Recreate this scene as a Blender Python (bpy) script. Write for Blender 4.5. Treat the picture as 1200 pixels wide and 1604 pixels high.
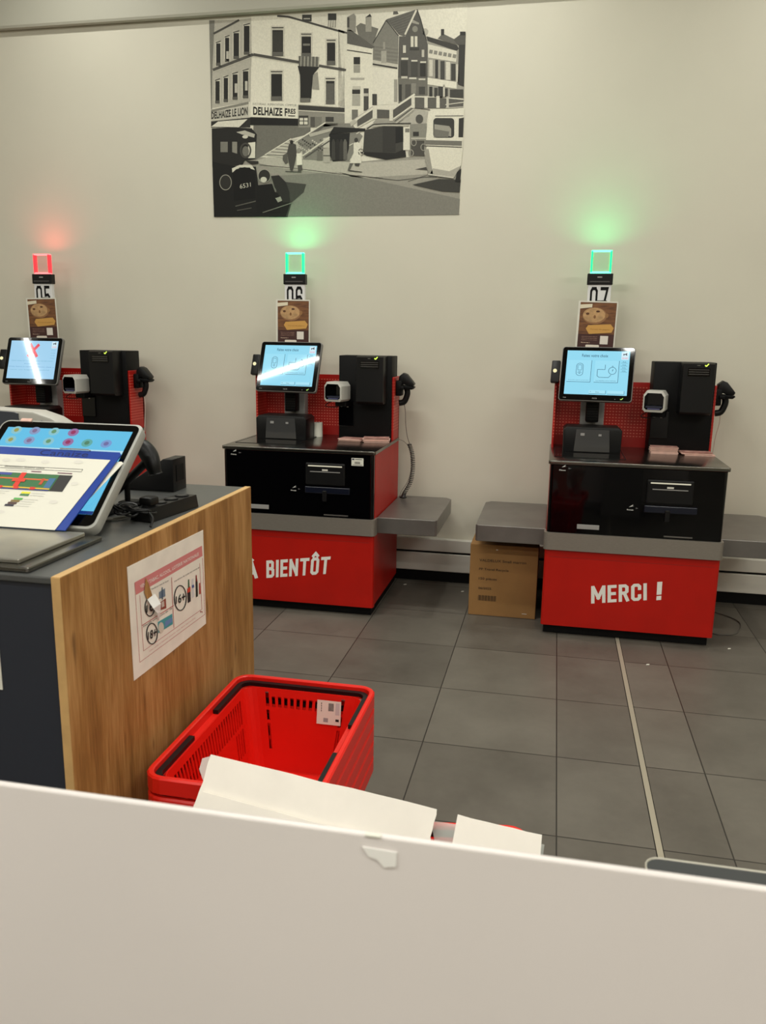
import bpy, bmesh, math, random
from mathutils import Vector, Matrix
random.seed(7)
for o in list(bpy.data.objects): bpy.data.objects.remove(o)
SC = bpy.context.scene
COL = SC.collection

# ------------------------------------------------------------------ camera
EYE = Vector((0, 0, 1.45))
FPX, PIT, ROL, YAW = 1281.4, .20997, .015407, .20237
def cam_axes():
    cy, sy, cp, sp, cr, sr = math.cos(YAW), math.sin(YAW), math.cos(PIT), math.sin(PIT), math.cos(ROL), math.sin(ROL)
    base = Matrix(((1, 0, 0), (0, 0, -1), (0, 1, 0)))
    Y = Matrix(((cy, sy, 0), (-sy, cy, 0), (0, 0, 1)))
    P = Matrix(((1, 0, 0), (0, cp, -sp), (0, sp, cp)))
    R = Matrix(((cr, -sr, 0), (sr, cr, 0), (0, 0, 1)))
    return R @ P @ base @ Y
AX = cam_axes()
cam = bpy.data.objects.new('camera', bpy.data.cameras.new('camera'))
COL.objects.link(cam)
mw = Matrix((AX[0], -Vector(AX[1]), -Vector(AX[2]))).transposed().to_4x4()
mw.translation = EYE
cam.matrix_world = mw
cam.data.sensor_fit = 'VERTICAL'; cam.data.sensor_height = 36; cam.data.sensor_width = 27
cam.data.lens = FPX / 1604 * 36
cam.data.clip_start = .02
cam.data.dof.use_dof = True; cam.data.dof.focus_distance = 3.6; cam.data.dof.aperture_fstop = cam.data.lens / 3.2
SC.camera = cam
vs = SC.view_settings
vs.view_transform = 'Standard'; vs.look = 'None'; vs.gamma = 1; vs.exposure = 0.0; vs.use_curve_mapping = False

w = bpy.data.worlds.new('world'); SC.world = w; w.use_nodes = True
w.node_tree.nodes['Background'].inputs[0].default_value = (1, .95, .85, 1)
w.node_tree.nodes['Background'].inputs[1].default_value = .05

# light levels in watts
P_LINE, P_SPOT, P_DOWN, P_GLOW = 25, 10, 8, .36
WARM = (1, .995, .92)

# ------------------------------------------------------------------ materials
def lin(c):
    c /= 255
    return c / 12.92 if c <= .04045 else ((c + .055) / 1.055) ** 2.4
def rgb(c): return (lin(c[0]), lin(c[1]), lin(c[2]), 1)
MC = {}
def mat(name, c, rough=.5, metal=0, emit=0, spec=.5, noise=0, nscale=8, stretch=(1, 1, 1), c2=None, bump=0, coat=0, alpha=1, trans=0):
    if name in MC: return MC[name]
    m = bpy.data.materials.new(name); m.use_nodes = True
    nt = m.node_tree; b = nt.nodes['Principled BSDF']
    b.inputs['Base Color'].default_value = rgb(c)
    b.inputs['Roughness'].default_value = rough
    b.inputs['Metallic'].default_value = metal
    b.inputs['Specular IOR Level'].default_value = spec
    b.inputs['Coat Weight'].default_value = coat
    b.inputs['Coat Roughness'].default_value = .06
    b.inputs['Alpha'].default_value = alpha
    b.inputs['Transmission Weight'].default_value = trans
    if emit:
        b.inputs['Emission Color'].default_value = rgb(c)
        b.inputs['Emission Strength'].default_value = emit
        b.inputs['Base Color'].default_value = (0.01, 0.01, 0.01, 1)
    if noise or bump or c2:
        tc = nt.nodes.new('ShaderNodeTexCoord'); mp = nt.nodes.new('ShaderNodeMapping')
        mp.inputs['Scale'].default_value = stretch
        n = nt.nodes.new('ShaderNodeTexNoise'); n.inputs['Scale'].default_value = nscale; n.inputs['Detail'].default_value = 5
        nt.links.new(tc.outputs['Object'], mp.inputs[0]); nt.links.new(mp.outputs[0], n.inputs['Vector'])
        if noise or c2:
            mx = nt.nodes.new('ShaderNodeMix'); mx.data_type = 'RGBA'
            cc = c2 or tuple(v * (1 - noise) for v in c)
            mx.inputs[6].default_value = rgb(c); mx.inputs[7].default_value = rgb(cc)
            r = nt.nodes.new('ShaderNodeMapRange'); r.inputs[1].default_value = .35; r.inputs[2].default_value = .65
            nt.links.new(n.outputs[0], r.inputs[0]); nt.links.new(r.outputs[0], mx.inputs[0])
            nt.links.new(mx.outputs[2], b.inputs['Base Color'])
        if bump:
            bp = nt.nodes.new('ShaderNodeBump'); bp.inputs['Strength'].default_value = bump; bp.inputs['Distance'].default_value = .002
            nt.links.new(n.outputs[0], bp.inputs['Height']); nt.links.new(bp.outputs[0], b.inputs['Normal'])
    MC[name] = m
    return m
def emit_print(c, e):           # glowing screen pixel colour
    return mat('screen_%d_%d_%d_%d' % (c + (int(e * 100),)), c, .04, emit=e, spec=.5)
def ink(c): return mat('ink_%d_%d_%d' % c, c, .6, noise=.0)
def tone(v):                      # warm monochrome print tone with photographic grain
    return mat('tone_%d' % v, (min(255, int(v * 1.03)), min(255, int(v * 1.01)), int(v * .93)), .5, noise=.05, nscale=120, spec=.25)

M_WALL = mat('wall_paint', (212, 208, 192), .55, noise=.015, nscale=2, spec=.3)
M_WALL2 = mat('bulkhead_paint', (182, 180, 166), .6)
M_CEIL = mat('ceiling_paint', (215, 213, 205), .8)
M_RAIL = mat('rail_white', (214, 210, 200), .4)
M_RED = mat('red_lacquer', (182, 22, 10), .42, spec=.3, noise=.05, nscale=6)
M_REDB = mat('red_plastic', (222, 26, 14), .36, spec=.5)
M_BLK = mat('black_plastic', (13, 13, 14), .42, spec=.3)
M_BLKG = mat('black_gloss', (3, 3, 4), .05, spec=.35)
M_BLKM = mat('black_matt', (7, 7, 8), .55, spec=.2)
M_STEEL = mat('brushed_steel', (150, 143, 134), .42, metal=.55, noise=.06, nscale=60, stretch=(1, 1, 14))
M_STEELD = mat('dark_steel', (128, 124, 120), .34, metal=.6, noise=.08, nscale=8)
M_STEELT = mat('steel_top', (128, 126, 120), .22, metal=1, noise=.10, nscale=6)
M_GREY = mat('grey_plastic', (150, 148, 146), .45)
M_SILV = mat('silver_plastic', (112, 110, 106), .4)
M_WHITE = mat('white_plastic', (215, 212, 202), .4)
M_PAPER = mat('paper', (222, 220, 208), .7)
M_NUM = mat('plate_white', (222, 222, 222), .5)
M_LET = mat('lettering_white', (235, 232, 225), .5)
M_CABLE = mat('cable_grey', (120, 112, 104), .5)
M_PINK = mat('pink_paper', (226, 186, 172), .7, noise=.06, nscale=40)
M_CARD = mat('white_cardboard', (250, 244, 234), .8, noise=.03, nscale=9, bump=.12)
M_KRAFT = mat('kraft_cardboard', (150, 110, 62), .8, noise=.06, nscale=7)
M_ANTH = mat('anthracite_laminate', (74, 75, 74), .35, noise=.05, nscale=30)
M_NAVY = mat('navy_panel', (36, 40, 50), .45)
M_GLASS = mat('dark_glass', (18, 18, 18), .05, spec=.8)

def wood():
    m = bpy.data.materials.new('oak_laminate'); m.use_nodes = True; nt = m.node_tree; b = nt.nodes['Principled BSDF']
    tc = nt.nodes.new('ShaderNodeTexCoord')
    def nz(sc, s, d=4):
        mp = nt.nodes.new('ShaderNodeMapping'); mp.inputs['Scale'].default_value = sc
        n = nt.nodes.new('ShaderNodeTexNoise'); n.inputs['Scale'].default_value = s; n.inputs['Detail'].default_value = d
        nt.links.new(tc.outputs['Object'], mp.inputs[0]); nt.links.new(mp.outputs[0], n.inputs['Vector']); return n
    n1 = nz((1, 5, .8), 3); n2 = nz((1, 30, 2), 6); n3 = nz((1, 5, 1.6), 5, 1)
    cr = nt.nodes.new('ShaderNodeValToRGB'); e = cr.color_ramp.elements
    e[0].position = .25; e[0].color = rgb((100, 66, 34)); e[1].position = .72; e[1].color = rgb((200, 154, 98))
    x = e.new(.48); x.color = rgb((158, 113, 62))
    mx = nt.nodes.new('ShaderNodeMath'); mx.operation = 'MULTIPLY_ADD'; mx.inputs[1].default_value = .35
    sb = nt.nodes.new('ShaderNodeMath'); sb.operation = 'MULTIPLY'; sb.inputs[1].default_value = .68
    nt.links.new(n1.outputs[0], sb.inputs[0]); nt.links.new(n2.outputs[0], mx.inputs[0]); nt.links.new(sb.outputs[0], mx.inputs[2])
    nt.links.new(mx.outputs[0], cr.inputs[0])
    kn = nt.nodes.new('ShaderNodeMapRange'); kn.inputs[1].default_value = .30; kn.inputs[2].default_value = .18; kn.inputs[3].default_value = 0; kn.inputs[4].default_value = .7
    nt.links.new(n3.outputs[0], kn.inputs[0])
    m2 = nt.nodes.new('ShaderNodeMix'); m2.data_type = 'RGBA'; m2.inputs[7].default_value = rgb((78, 48, 26))
    nt.links.new(kn.outputs[0], m2.inputs[0]); nt.links.new(cr.outputs[0], m2.inputs[6]); nt.links.new(m2.outputs[2], b.inputs['Base Color'])
    b.inputs['Roughness'].default_value = .5; b.inputs['Specular IOR Level'].default_value = .3
    return m
M_OAK = wood()
M_OAKE = mat('oak_edge', (204, 164, 106), .5, noise=.06, nscale=20)

def floor_mat():
    m = bpy.data.materials.new('floor_tiles'); m.use_nodes = True; nt = m.node_tree; b = nt.nodes['Principled BSDF']
    N = nt.nodes.new; L = nt.links.new
    def math_(op, a, c=None, d=None):
        n = N('ShaderNodeMath'); n.operation = op
        for i, v in enumerate((a, c, d)):
            if v is None: continue
            if isinstance(v, (int, float)): n.inputs[i].default_value = v
            else: L(v, n.inputs[i])
        return n.outputs[0]
    tc = N('ShaderNodeTexCoord'); sx = N('ShaderNodeSeparateXYZ'); L(tc.outputs['Object'], sx.inputs[0])
    X, Y = sx.outputs[0], sx.outputs[1]
    off = math_('MULTIPLY_ADD', math_('GREATER_THAN', X, .377), -.5 + .4817 - .4817, 0)   # shift past the joint strip
    u = math_('DIVIDE', math_('ADD', math_('SUBTRACT', X, .082), off), .4817)
    v = math_('DIVIDE', math_('SUBTRACT', Y, 2.254), .4867)
    fu = math_('FRACT', u); fv = math_('FRACT', v)
    du = math_('MULTIPLY', math_('MINIMUM', fu, math_('SUBTRACT', 1, fu)), .4817)
    dv = math_('MULTIPLY', math_('MINIMUM', fv, math_('SUBTRACT', 1, fv)), .4867)
    g = math_('LESS_THAN', math_('MINIMUM', du, dv), .0022)
    cb = N('ShaderNodeCombineXYZ'); L(math_('FLOOR', u), cb.inputs[0]); L(math_('FLOOR', v), cb.inputs[1])
    wn = N('ShaderNodeTexWhiteNoise'); wn.noise_dimensions = '3D'; L(cb.outputs[0], wn.inputs[0])
    n = N('ShaderNodeTexNoise'); n.inputs['Scale'].default_value = 3.2; n.inputs['Detail'].default_value = 8; n.inputs['Roughness'].default_value = .62
    L(tc.outputs['Object'], n.inputs['Vector'])
    n2 = N('ShaderNodeTexNoise'); n2.inputs['Scale'].default_value = 30; n2.inputs['Detail'].default_value = 4; L(tc.outputs['Object'], n2.inputs['Vector'])
    f = math_('ADD', math_('MULTIPLY', wn.outputs[0], .30), math_('ADD', math_('MULTIPLY', n.outputs[0], .8), math_('MULTIPLY', n2.outputs[0], .15)))
    cr = N('ShaderNodeValToRGB'); e = cr.color_ramp.elements
    e[0].position = .3; e[0].color = rgb((78, 73, 66)); e[1].position = .85; e[1].color = rgb((108, 103, 94)); L(f, cr.inputs[0])
    mx = N('ShaderNodeMix'); mx.data_type = 'RGBA'; mx.inputs[7].default_value = rgb((40, 36, 32)); L(g, mx.inputs[0]); L(cr.outputs[0], mx.inputs[6])
    L(mx.outputs[2], b.inputs['Base Color'])
    rr = N('ShaderNodeMapRange'); rr.inputs[3].default_value = .36; rr.inputs[4].default_value = .52; L(n.outputs[0], rr.inputs[0]); L(rr.outputs[0], b.inputs['Roughness'])
    bp = N('ShaderNodeBump'); bp.inputs['Strength'].default_value = .5; bp.inputs['Distance'].default_value = .001
    L(math_('SUBTRACT', 1, g), bp.inputs['Height']); L(bp.outputs[0], b.inputs['Normal'])
    return m

def peg_mat():
    m = bpy.data.materials.new('red_perforated'); m.use_nodes = True; nt = m.node_tree; b = nt.nodes['Principled BSDF']
    N = nt.nodes.new; L = nt.links.new
    def math_(op, a, c=None):
        n = N('ShaderNodeMath'); n.operation = op
        for i, v in enumerate((a, c)):
            if v is None: continue
            if isinstance(v, (int, float)): n.inputs[i].default_value = v
            else: L(v, n.inputs[i])
        return n.outputs[0]
    tc = N('ShaderNodeTexCoord'); sx = N('ShaderNodeSeparateXYZ'); L(tc.outputs['Object'], sx.inputs[0])
    u = math_('FRACT', math_('DIVIDE', math_('ADD', sx.outputs[0], sx.outputs[1]), .0165)); v = math_('FRACT', math_('DIVIDE', sx.outputs[2], .0165))
    a = math_('MULTIPLY', math_('LESS_THAN', u, .52), math_('LESS_THAN', v, .30))
    a = math_('MULTIPLY', a, math_('MULTIPLY', math_('GREATER_THAN', sx.outputs[2], .93), math_('LESS_THAN', sx.outputs[2], 1.215)))
    mx = N('ShaderNodeMix'); mx.data_type = 'RGBA'; mx.inputs[6].default_value = rgb((176, 22, 14)); mx.inputs[7].default_value = rgb((222, 118, 98)); L(a, mx.inputs[0])
    L(mx.outputs[2], b.inputs['Base Color']); b.inputs['Roughness'].default_value = .4
    return m
M_PEG = peg_mat()

# ------------------------------------------------------------------ mesh helpers
class MB:
    def __init__(s): s.v = []; s.f = []; s.m = []; s.mats = []
    def mi(s, m):
        if m not in s.mats: s.mats.append(m)
        return s.mats.index(m)
    def add(s, vs, fs, m):
        b = len(s.v); s.v += [tuple(x) for x in vs]; i = s.mi(m)
        for f in fs: s.f.append([b + k for k in f]); s.m.append(i)
        return s
    def bm(s, bm, m, M=None):
        bm.verts.ensure_lookup_table()
        if M: bmesh.ops.transform(bm, matrix=M, verts=bm.verts)
        bm.verts.index_update()
        s.add([v.co for v in bm.verts], [[v.index for v in f.verts] for f in bm.faces], m); bm.free(); return s
    def box(s, x0, x1, y0, y1, z0, z1, m, bev=0, seg=2, M=None):
        b = bmesh.new(); bmesh.ops.create_cube(b, size=1)
        for v in b.verts: v.co = Vector(((x0 + x1) / 2 + v.co.x * (x1 - x0), (y0 + y1) / 2 + v.co.y * (y1 - y0), (z0 + z1) / 2 + v.co.z * (z1 - z0)))
        if bev: bmesh.ops.bevel(b, geom=b.edges[:], offset=bev, segments=seg, profile=.5, affect='EDGES')
        return s.bm(b, m, M)
    def prism(s, poly, m, o=(0, 0, 0), U=(1, 0, 0), V=(0, 1, 0), d=(0, 0, 1), bev=0):
        """extrude 2-D outline (in U,V from o) by vector d"""
        o, U, V, d = map(Vector, (o, U, V, d)); n = len(poly)
        a = [o + U * p[0] + V * p[1] for p in poly]; c = [p + d for p in a]
        fs = [list(range(n))[::-1], list(range(n, 2 * n))] + [[i, (i + 1) % n, n + (i + 1) % n, n + i] for i in range(n)]
        b = bmesh.new(); vv = [b.verts.new(p) for p in a + c]
        for f in fs: b.faces.new([vv[k] for k in f])
        bmesh.ops.recalc_face_normals(b, faces=b.faces)
        if bev:
            es = [e for e in b.edges if abs((e.verts[0].co - e.verts[1].co).normalized().dot(d.normalized())) < .5]
            bmesh.ops.bevel(b, geom=es, offset=bev, segments=2, profile=.5, affect='EDGES')
        return s.bm(b, m)
    def cyl(s, p0, p1, r0, m, r1=None, n=20):
        p0, p1 = Vector(p0), Vector(p1); r1 = r0 if r1 is None else r1
        b = bmesh.new(); bmesh.ops.create_cone(b, cap_ends=True, segments=n, radius1=r0, radius2=r1, depth=(p1 - p0).length)
        q = (p1 - p0).to_track_quat('Z', 'Y').to_matrix().to_4x4(); q.translation = (p0 + p1) / 2
        return s.bm(b, m, q)
    def ball(s, c, r, m, sc=(1, 1, 1)):
        b = bmesh.new(); bmesh.ops.create_uvsphere(b, u_segments=16, v_segments=10, radius=r)
        return s.bm(b, m, Matrix.Translation(c) @ Matrix.Diagonal((*sc, 1)))
    def tube(s, pts, r, m, n=8, rs=None, flat=1):
        pts = [Vector(p) for p in pts]; rings = []
        up = Vector((0, 0, 1)); t0 = (pts[1] - pts[0]).normalized()
        if abs(t0.dot(up)) > .9: up = Vector((1, 0, 0))
        x = t0.cross(up).normalized()
        vs = []
        for i, p in enumerate(pts):
            t = (pts[min(i + 1, len(pts) - 1)] - pts[max(i - 1, 0)]).normalized()
            x = (x - t * x.dot(t)).normalized(); y = t.cross(x)
            rr = rs[i] if rs else r
            for k in range(n):
                a = 2 * math.pi * k / n; vs.append(p + x * math.cos(a) * rr + y * math.sin(a) * rr * flat)
        fs = [[i * n + k, i * n + (k + 1) % n, (i + 1) * n + (k + 1) % n, (i + 1) * n + k] for i in range(len(pts) - 1) for k in range(n)]
        fs += [list(range(n))[::-1], [(len(pts) - 1) * n + k for k in range(n)]]
        return s.add(vs, fs, m)
    def build(s, name, parent=None, smooth=False, solid=0):
        me = bpy.data.meshes.new(name); me.from_pydata(s.v, [], s.f); me.update()
        for m in s.mats: me.materials.append(m)
        me.polygons.foreach_set('material_index', s.m)
        if smooth:
            me.polygons.foreach_set('use_smooth', [True] * len(me.polygons))
            me.set_sharp_from_angle(angle=math.radians(38))
        ob = bpy.data.objects.new(name, me); COL.objects.link(ob)
        if parent: ob.parent = parent
        if solid:
            sm = ob.modifiers.new('thickness', 'SOLIDIFY'); sm.thickness = solid; sm.offset = 0
        return ob
def empty(name, loc, label, cat, group=None, rz=0, rot=None):
    o = bpy.data.objects.new(name, None); COL.objects.link(o); o.location = loc; o.rotation_euler = rot or (0, 0, rz)
    o.empty_display_size = .1
    return tag(o, label, cat, group)
def tag(o, label, cat, group=None):
    o['label'] = label; o['category'] = cat
    if group: o['group'] = group
    return o
def struct(o): o['kind'] = 'structure'; return o
def smooth_path(pts, k=6):
    pts = [Vector(p) for p in pts]; out = []
    for i in range(len(pts) - 1):
        p0, p1, p2, p3 = pts[max(i - 1, 0)], pts[i], pts[i + 1], pts[min(i + 2, len(pts) - 1)]
        for j in range(k):
            t = j / k
            out.append(.5 * ((2 * p1) + (p2 - p0) * t + (2 * p0 - 5 * p1 + 4 * p2 - p3) * t * t + (3 * p1 - p0 - 3 * p2 + p3) * t ** 3))
    return out + [pts[-1]]
def rrect(w_, h_, r, n=5, cx=0, cy=0):
    out = []
    for (sx, sy, a0) in ((1, 1, 0), (-1, 1, 90), (-1, -1, 180), (1, -1, 270)):
        for k in range(n + 1):
            a = math.radians(a0 + 90 * k / n)
            out.append((cx + sx * (w_ / 2 - r) + r * math.cos(a), cy + sy * (h_ / 2 - r) + r * math.sin(a)))
    return out
def ell(cx, cy, rx, ry, n=24): return [(cx + rx * math.cos(2 * math.pi * k / n), cy + ry * math.sin(2 * math.pi * k / n)) for k in range(n)]

_tc = {}
def text_mesh(body, bold):
    key = (body, bold)
    if key in _tc: return _tc[key]
    cu = bpy.data.curves.new('t', 'FONT'); cu.body = body; cu.size = 1; cu.offset = bold; cu.resolution_u = 3; cu.space_character = 1.0 + bold * 2
    ob = bpy.data.objects.new('t', cu); COL.objects.link(ob)
    dg = bpy.context.evaluated_depsgraph_get(); me = bpy.data.meshes.new_from_object(ob.evaluated_get(dg))
    vs_ = [v.co.xy.copy() for v in me.vertices]; fs = [list(p.vertices) for p in me.polygons]
    bpy.data.objects.remove(ob); bpy.data.curves.remove(cu); bpy.data.meshes.remove(me)
    x0, x1 = min(v.x for v in vs_), max(v.x for v in vs_); y0, y1 = min(v.y for v in vs_), max(v.y for v in vs_)
    _tc[key] = ([((v.x - x0) / (x1 - x0), (v.y - y0) / (y1 - y0)) for v in vs_], fs)
    return _tc[key]
class Art:
    """flat printed graphics: 2-D shapes mapped by fn(u, v, lift) onto a real surface"""
    def __init__(s, fn, step=.0004): s.fn = fn; s.mb = MB(); s.step = step
    def poly(s, pts, m, layer=1): s.mb.add([s.fn(x, y, layer * s.step) for x, y in pts], [list(range(len(pts)))], m); return s
    def rect(s, x0, y0, x1, y1, m, layer=1): return s.poly([(x0, y0), (x1, y0), (x1, y1), (x0, y1)], m, layer)
    def line(s, pts, wd, m, layer=1):
        for (a, b) in zip(pts[:-1], pts[1:]):
            dx, dy = b[0] - a[0], b[1] - a[1]; L = math.hypot(dx, dy) or 1; nx, ny = -dy / L * wd / 2, dx / L * wd / 2
            s.poly([(a[0] + nx, a[1] + ny), (b[0] + nx, b[1] + ny), (b[0] - nx, b[1] - ny), (a[0] - nx, a[1] - ny)], m, layer)
        return s
    def ring(s, cx, cy, rx, ry, wd, m, layer=1, n=28):
        p = ell(cx, cy, rx, ry, n); return s.line(p + [p[0]], wd, m, layer)
    def text(s, body, q, m, layer=2, bold=.02):
        """q: corner points TL, TR, BR, BL"""
        vs_, fs = text_mesh(body, bold); TL, TR, BR, BL = q
        out = []
        for (a, b) in vs_:
            x = (TL[0] * (1 - a) + TR[0] * a) * b + (BL[0] * (1 - a) + BR[0] * a) * (1 - b)
            y = (TL[1] * (1 - a) + TR[1] * a) * b + (BL[1] * (1 - a) + BR[1] * a) * (1 - b)
            out.append(s.fn(x, y, layer * s.step))
        s.mb.add(out, fs, m); return s
    def trow(s, body, x0, x1, y0, y1, m, layer=2, bold=.02): return s.text(body, ((x0, y1), (x1, y1), (x1, y0), (x0, y0)), m, layer, bold)
    def build(s, name, parent=None): return s.mb.build(name, parent)
STROKES = {
 'M': (.70, [[(0, 0), (0, 1)], [(.70, 0), (.70, 1)], [(.05, .94), (.35, .26)], [(.65, .94), (.35, .26)]]), 'E': (.36, [[(.36, 1), (0, 1), (0, 0), (.36, 0)], [(0, .5), (.32, .5)]]),
 'R': (.44, [[(0, 0), (0, 1), (.30, 1), (.41, .90), (.41, .60), (.30, .50), (0, .50)], [(.25, .5), (.44, 0)]]),
 'C': (.42, [[(.42, .76), (.42, .90), (.32, 1), (.10, 1), (0, .90), (0, .10), (.10, 0), (.32, 0), (.42, .10), (.42, .24)]]),
 'I': (0, [[(0, 0), (0, 1)]]), '!': (0, [[(0, .36), (0, 1)], [(0, 0), (0, .06)]]),
 'B': (.42, [[(0, 0), (0, 1), (.29, 1), (.38, .92), (.38, .62), (.29, .52), (0, .52)], [(.29, .52), (.42, .42), (.42, .10), (.32, 0), (0, 0)]]),
 'N': (.48, [[(0, 0), (0, 1)], [(.48, 0), (.48, 1)], [(.03, .93), (.45, .07)]]), 'T': (.50, [[(0, 1), (.50, 1)], [(.25, 1), (.25, 0)]]),
 'O': (.42, [[(.10, 1), (.32, 1), (.42, .90), (.42, .10), (.32, 0), (.10, 0), (0, .10), (0, .90), (.10, 1), (.32, 1)]]),
 'A': (.54, [[(0, 0), (.25, .98)], [(.54, 0), (.29, .98)], [(.10, .28), (.44, .28)]]),
 '^': (0, [[(-.36, 1.22), (-.21, 1.38), (-.06, 1.22)]]), '`': (0, [[(-.42, 1.42), (-.24, 1.22)]]),
 '0': (.42, [[(.10, 1), (.32, 1), (.42, .88), (.42, .12), (.32, 0), (.10, 0), (0, .12), (0, .88), (.10, 1), (.32, 1)]]),
 '7': (.44, [[(0, 1), (.44, 1), (.16, 0)]]), '5': (.42, [[(.40, 1), (.03, 1), (.03, .56), (.30, .60), (.42, .48), (.42, .12), (.30, 0), (.10, 0), (0, .12), (0, .24)]]),
 '6': (.42, [[(.42, .78), (.42, .88), (.32, 1), (.10, 1), (0, .88), (0, .12), (.10, 0), (.32, 0), (.42, .12), (.42, .44), (.32, .56), (0, .54)]])}
def block_text(a, body, q, m, layer=1, wd=.215, gap=.13):
    """condensed bold lettering; q: corners TL, TR, BR, BL of the capitals"""
    TL, TR, BR, BL = q; x = wd / 2; items = []
    for ch in body:
        w_, st = STROKES[ch]
        if ch in '^`': items += [(x - gap - wd, s_) for s_ in st]; continue
        items += [(x, s_) for s_ in st]; x += w_ + wd + gap
    W = x - gap - wd / 2; h = wd * .5
    def mp(u, v):
        u = u / W; v = (v * (1 - 2 * h) + h)
        return ((TL[0] * (1 - u) + TR[0] * u) * v + (BL[0] * (1 - u) + BR[0] * u) * (1 - v), (TL[1] * (1 - u) + TR[1] * u) * v + (BL[1] * (1 - u) + BR[1] * u) * (1 - v))
    q_n = 0
    for (x0, st) in items:
        P_ = [Vector((x0 + p[0], p[1])) for p in st]; n = len(P_); L_ = []; R_ = []
        for i, p in enumerate(P_):
            d0 = (P_[i] - P_[i - 1]).normalized() if i else None; d1 = (P_[i + 1] - P_[i]).normalized() if i < n - 1 else None
            d0 = d0 or d1; d1 = d1 or d0; n0 = Vector((-d0.y, d0.x)); n1 = Vector((-d1.y, d1.x)); mm = (n0 + n1)
            mm = mm.normalized() if mm.length > 1e-4 else n0; k = wd / 2 / max(.45, mm.dot(n0)); e = Vector((0, 0))
            if i == 0: e = -d1 * h
            if i == n - 1: e = d0 * h
            L_.append(p + mm * k + e); R_.append(p - mm * k + e)
        for i in range(n - 1): a.poly([mp(*L_[i]), mp(*L_[i + 1]), mp(*R_[i + 1]), mp(*R_[i])], m, layer + .12 * (q_n % 17)); q_n += 1
    return a
def sight(px, py, axis, val):
    """where the measured photo point lies on the real plane axis = val"""
    d = AX.transposed() @ Vector(((px - 600) / FPX, (py - 802) / FPX, 1)); t = (val - EYE[axis]) / d[axis]
    return EYE + d * t

# ------------------------------------------------------------------ the room
WY = 4.79
XL, XR, YB, ZC = -7.0, 4.0, -4.0, 3.9
struct(MB().add([(XL, YB, 0), (XR, YB, 0), (XR, WY, 0), (XL, WY, 0)], [[0, 1, 2, 3]], floor_mat()).build('floor'))
struct(MB().box(XL, XR, YB, WY + .1, ZC, ZC + .1, M_CEIL).build('ceiling'))
struct(MB().box(XL, XR, WY, WY + .1, 0, ZC, M_WALL).build('wall_back'))
struct(MB().box(XL - .1, XL, YB, WY, 0, ZC, M_WALL).build('wall_left'))
struct(MB().box(XR, XR + .1, YB, WY, 0, ZC, M_WALL).build('wall_right'))
struct(MB().box(XL, XR, YB - .1, YB, 0, ZC, mat('far_shop_wall', (150, 140, 124), .7)).build('wall_front'))
struct(MB().box(XL, XR, WY - .040, WY, 3.20, ZC, M_WALL2, .018).build('trim_1'))
b = MB()
b.box(XL, XR, WY - .045, WY, .193, .268, M_RAIL, .004).box(XL, XR, WY - .03, WY, .180, .193, M_BLKM)
b.box(XL, XR, WY - .045, WY, .070, .180, M_RAIL, .004).box(XL, XR, WY - .020, WY, 0, .07, M_BLKM)
struct(b.build('baseboard_back'))
b = MB(); b.box(.368, .386, YB, WY - .05, 0, .0015, mat('joint_strip', (172, 164, 146), .45, metal=.3))
b.box(.3655, .368, YB, WY - .05, 0, .001, M_BLKM).box(.386, .3885, YB, WY - .05, 0, .001, M_BLKM)
struct(b.build('trim_2'))

# ceiling lamps
def area(parent, loc, rot, sx, sy, power, col=WARM, name='lamp_light', spread=180, vis=True):
    l = bpy.data.lights.new(name, 'AREA'); l.shape = 'RECTANGLE'; l.size = sx; l.size_y = sy; l.energy = power; l.color = col; l.spread = math.radians(spread)
    o = bpy.data.objects.new(name, l); COL.objects.link(o); o.parent = parent; o.location = loc; o.rotation_euler = rot
    return o
M_DIFF = mat('lamp_diffuser', (255, 240, 214), .4, emit=5)
def linear_lamp(x0, y0, x1, y1, power, label, width=.10):
    L = math.hypot(x1 - x0, y1 - y0)
    t = empty('linear_ceiling_lamp', ((x0 + x1) / 2, (y0 + y1) / 2, ZC), label, 'ceiling lamp', 'linear lamps on the shop ceiling', rz=math.atan2(y1 - y0, x1 - x0))
    MB().box(-L / 2, L / 2, -width / 2, width / 2, -.05, 0, M_WHITE, .004).build('housing', t)
    MB().box(-L / 2 + .01, L / 2 - .01, -width / 2 + .01, width / 2 - .01, -.056, -.05, M_DIFF).build('diffuser', t)
    area(t, (0, 0, -.06), (0, 0, 0), L - .02, width - .02, power)
for (x, y) in ((-5.0, -.8), (-3.0, -.8), (-1.0, -.8), (1.0, -.8), (3.0, -.8), (-5, -2.6), (-3, -2.6), (-1, -2.6), (1, -2.6), (3, -2.6)):
    linear_lamp(x - .75, y, x + .75, y, P_LINE, 'white linear lamp mounted on the ceiling behind the viewer')
linear_lamp(-4.25, 1.17, -3.25, 1.50, P_LINE * .7, 'short linear lamp set askew on the ceiling in front of till 06', .042)
linear_lamp(-5.75, 1.72, -6.20, .50, P_LINE * .7, 'linear lamp running towards the wall above till 05', .042)
linear_lamp(1.7, 2.2, 3.2, 2.2, P_LINE * 1.6, 'linear lamp above the right end of the till row')
linear_lamp(-1.9, 2.75, -.5, 2.75, P_LINE * 1.8, 'linear lamp over the aisle in front of the till row')
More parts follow.
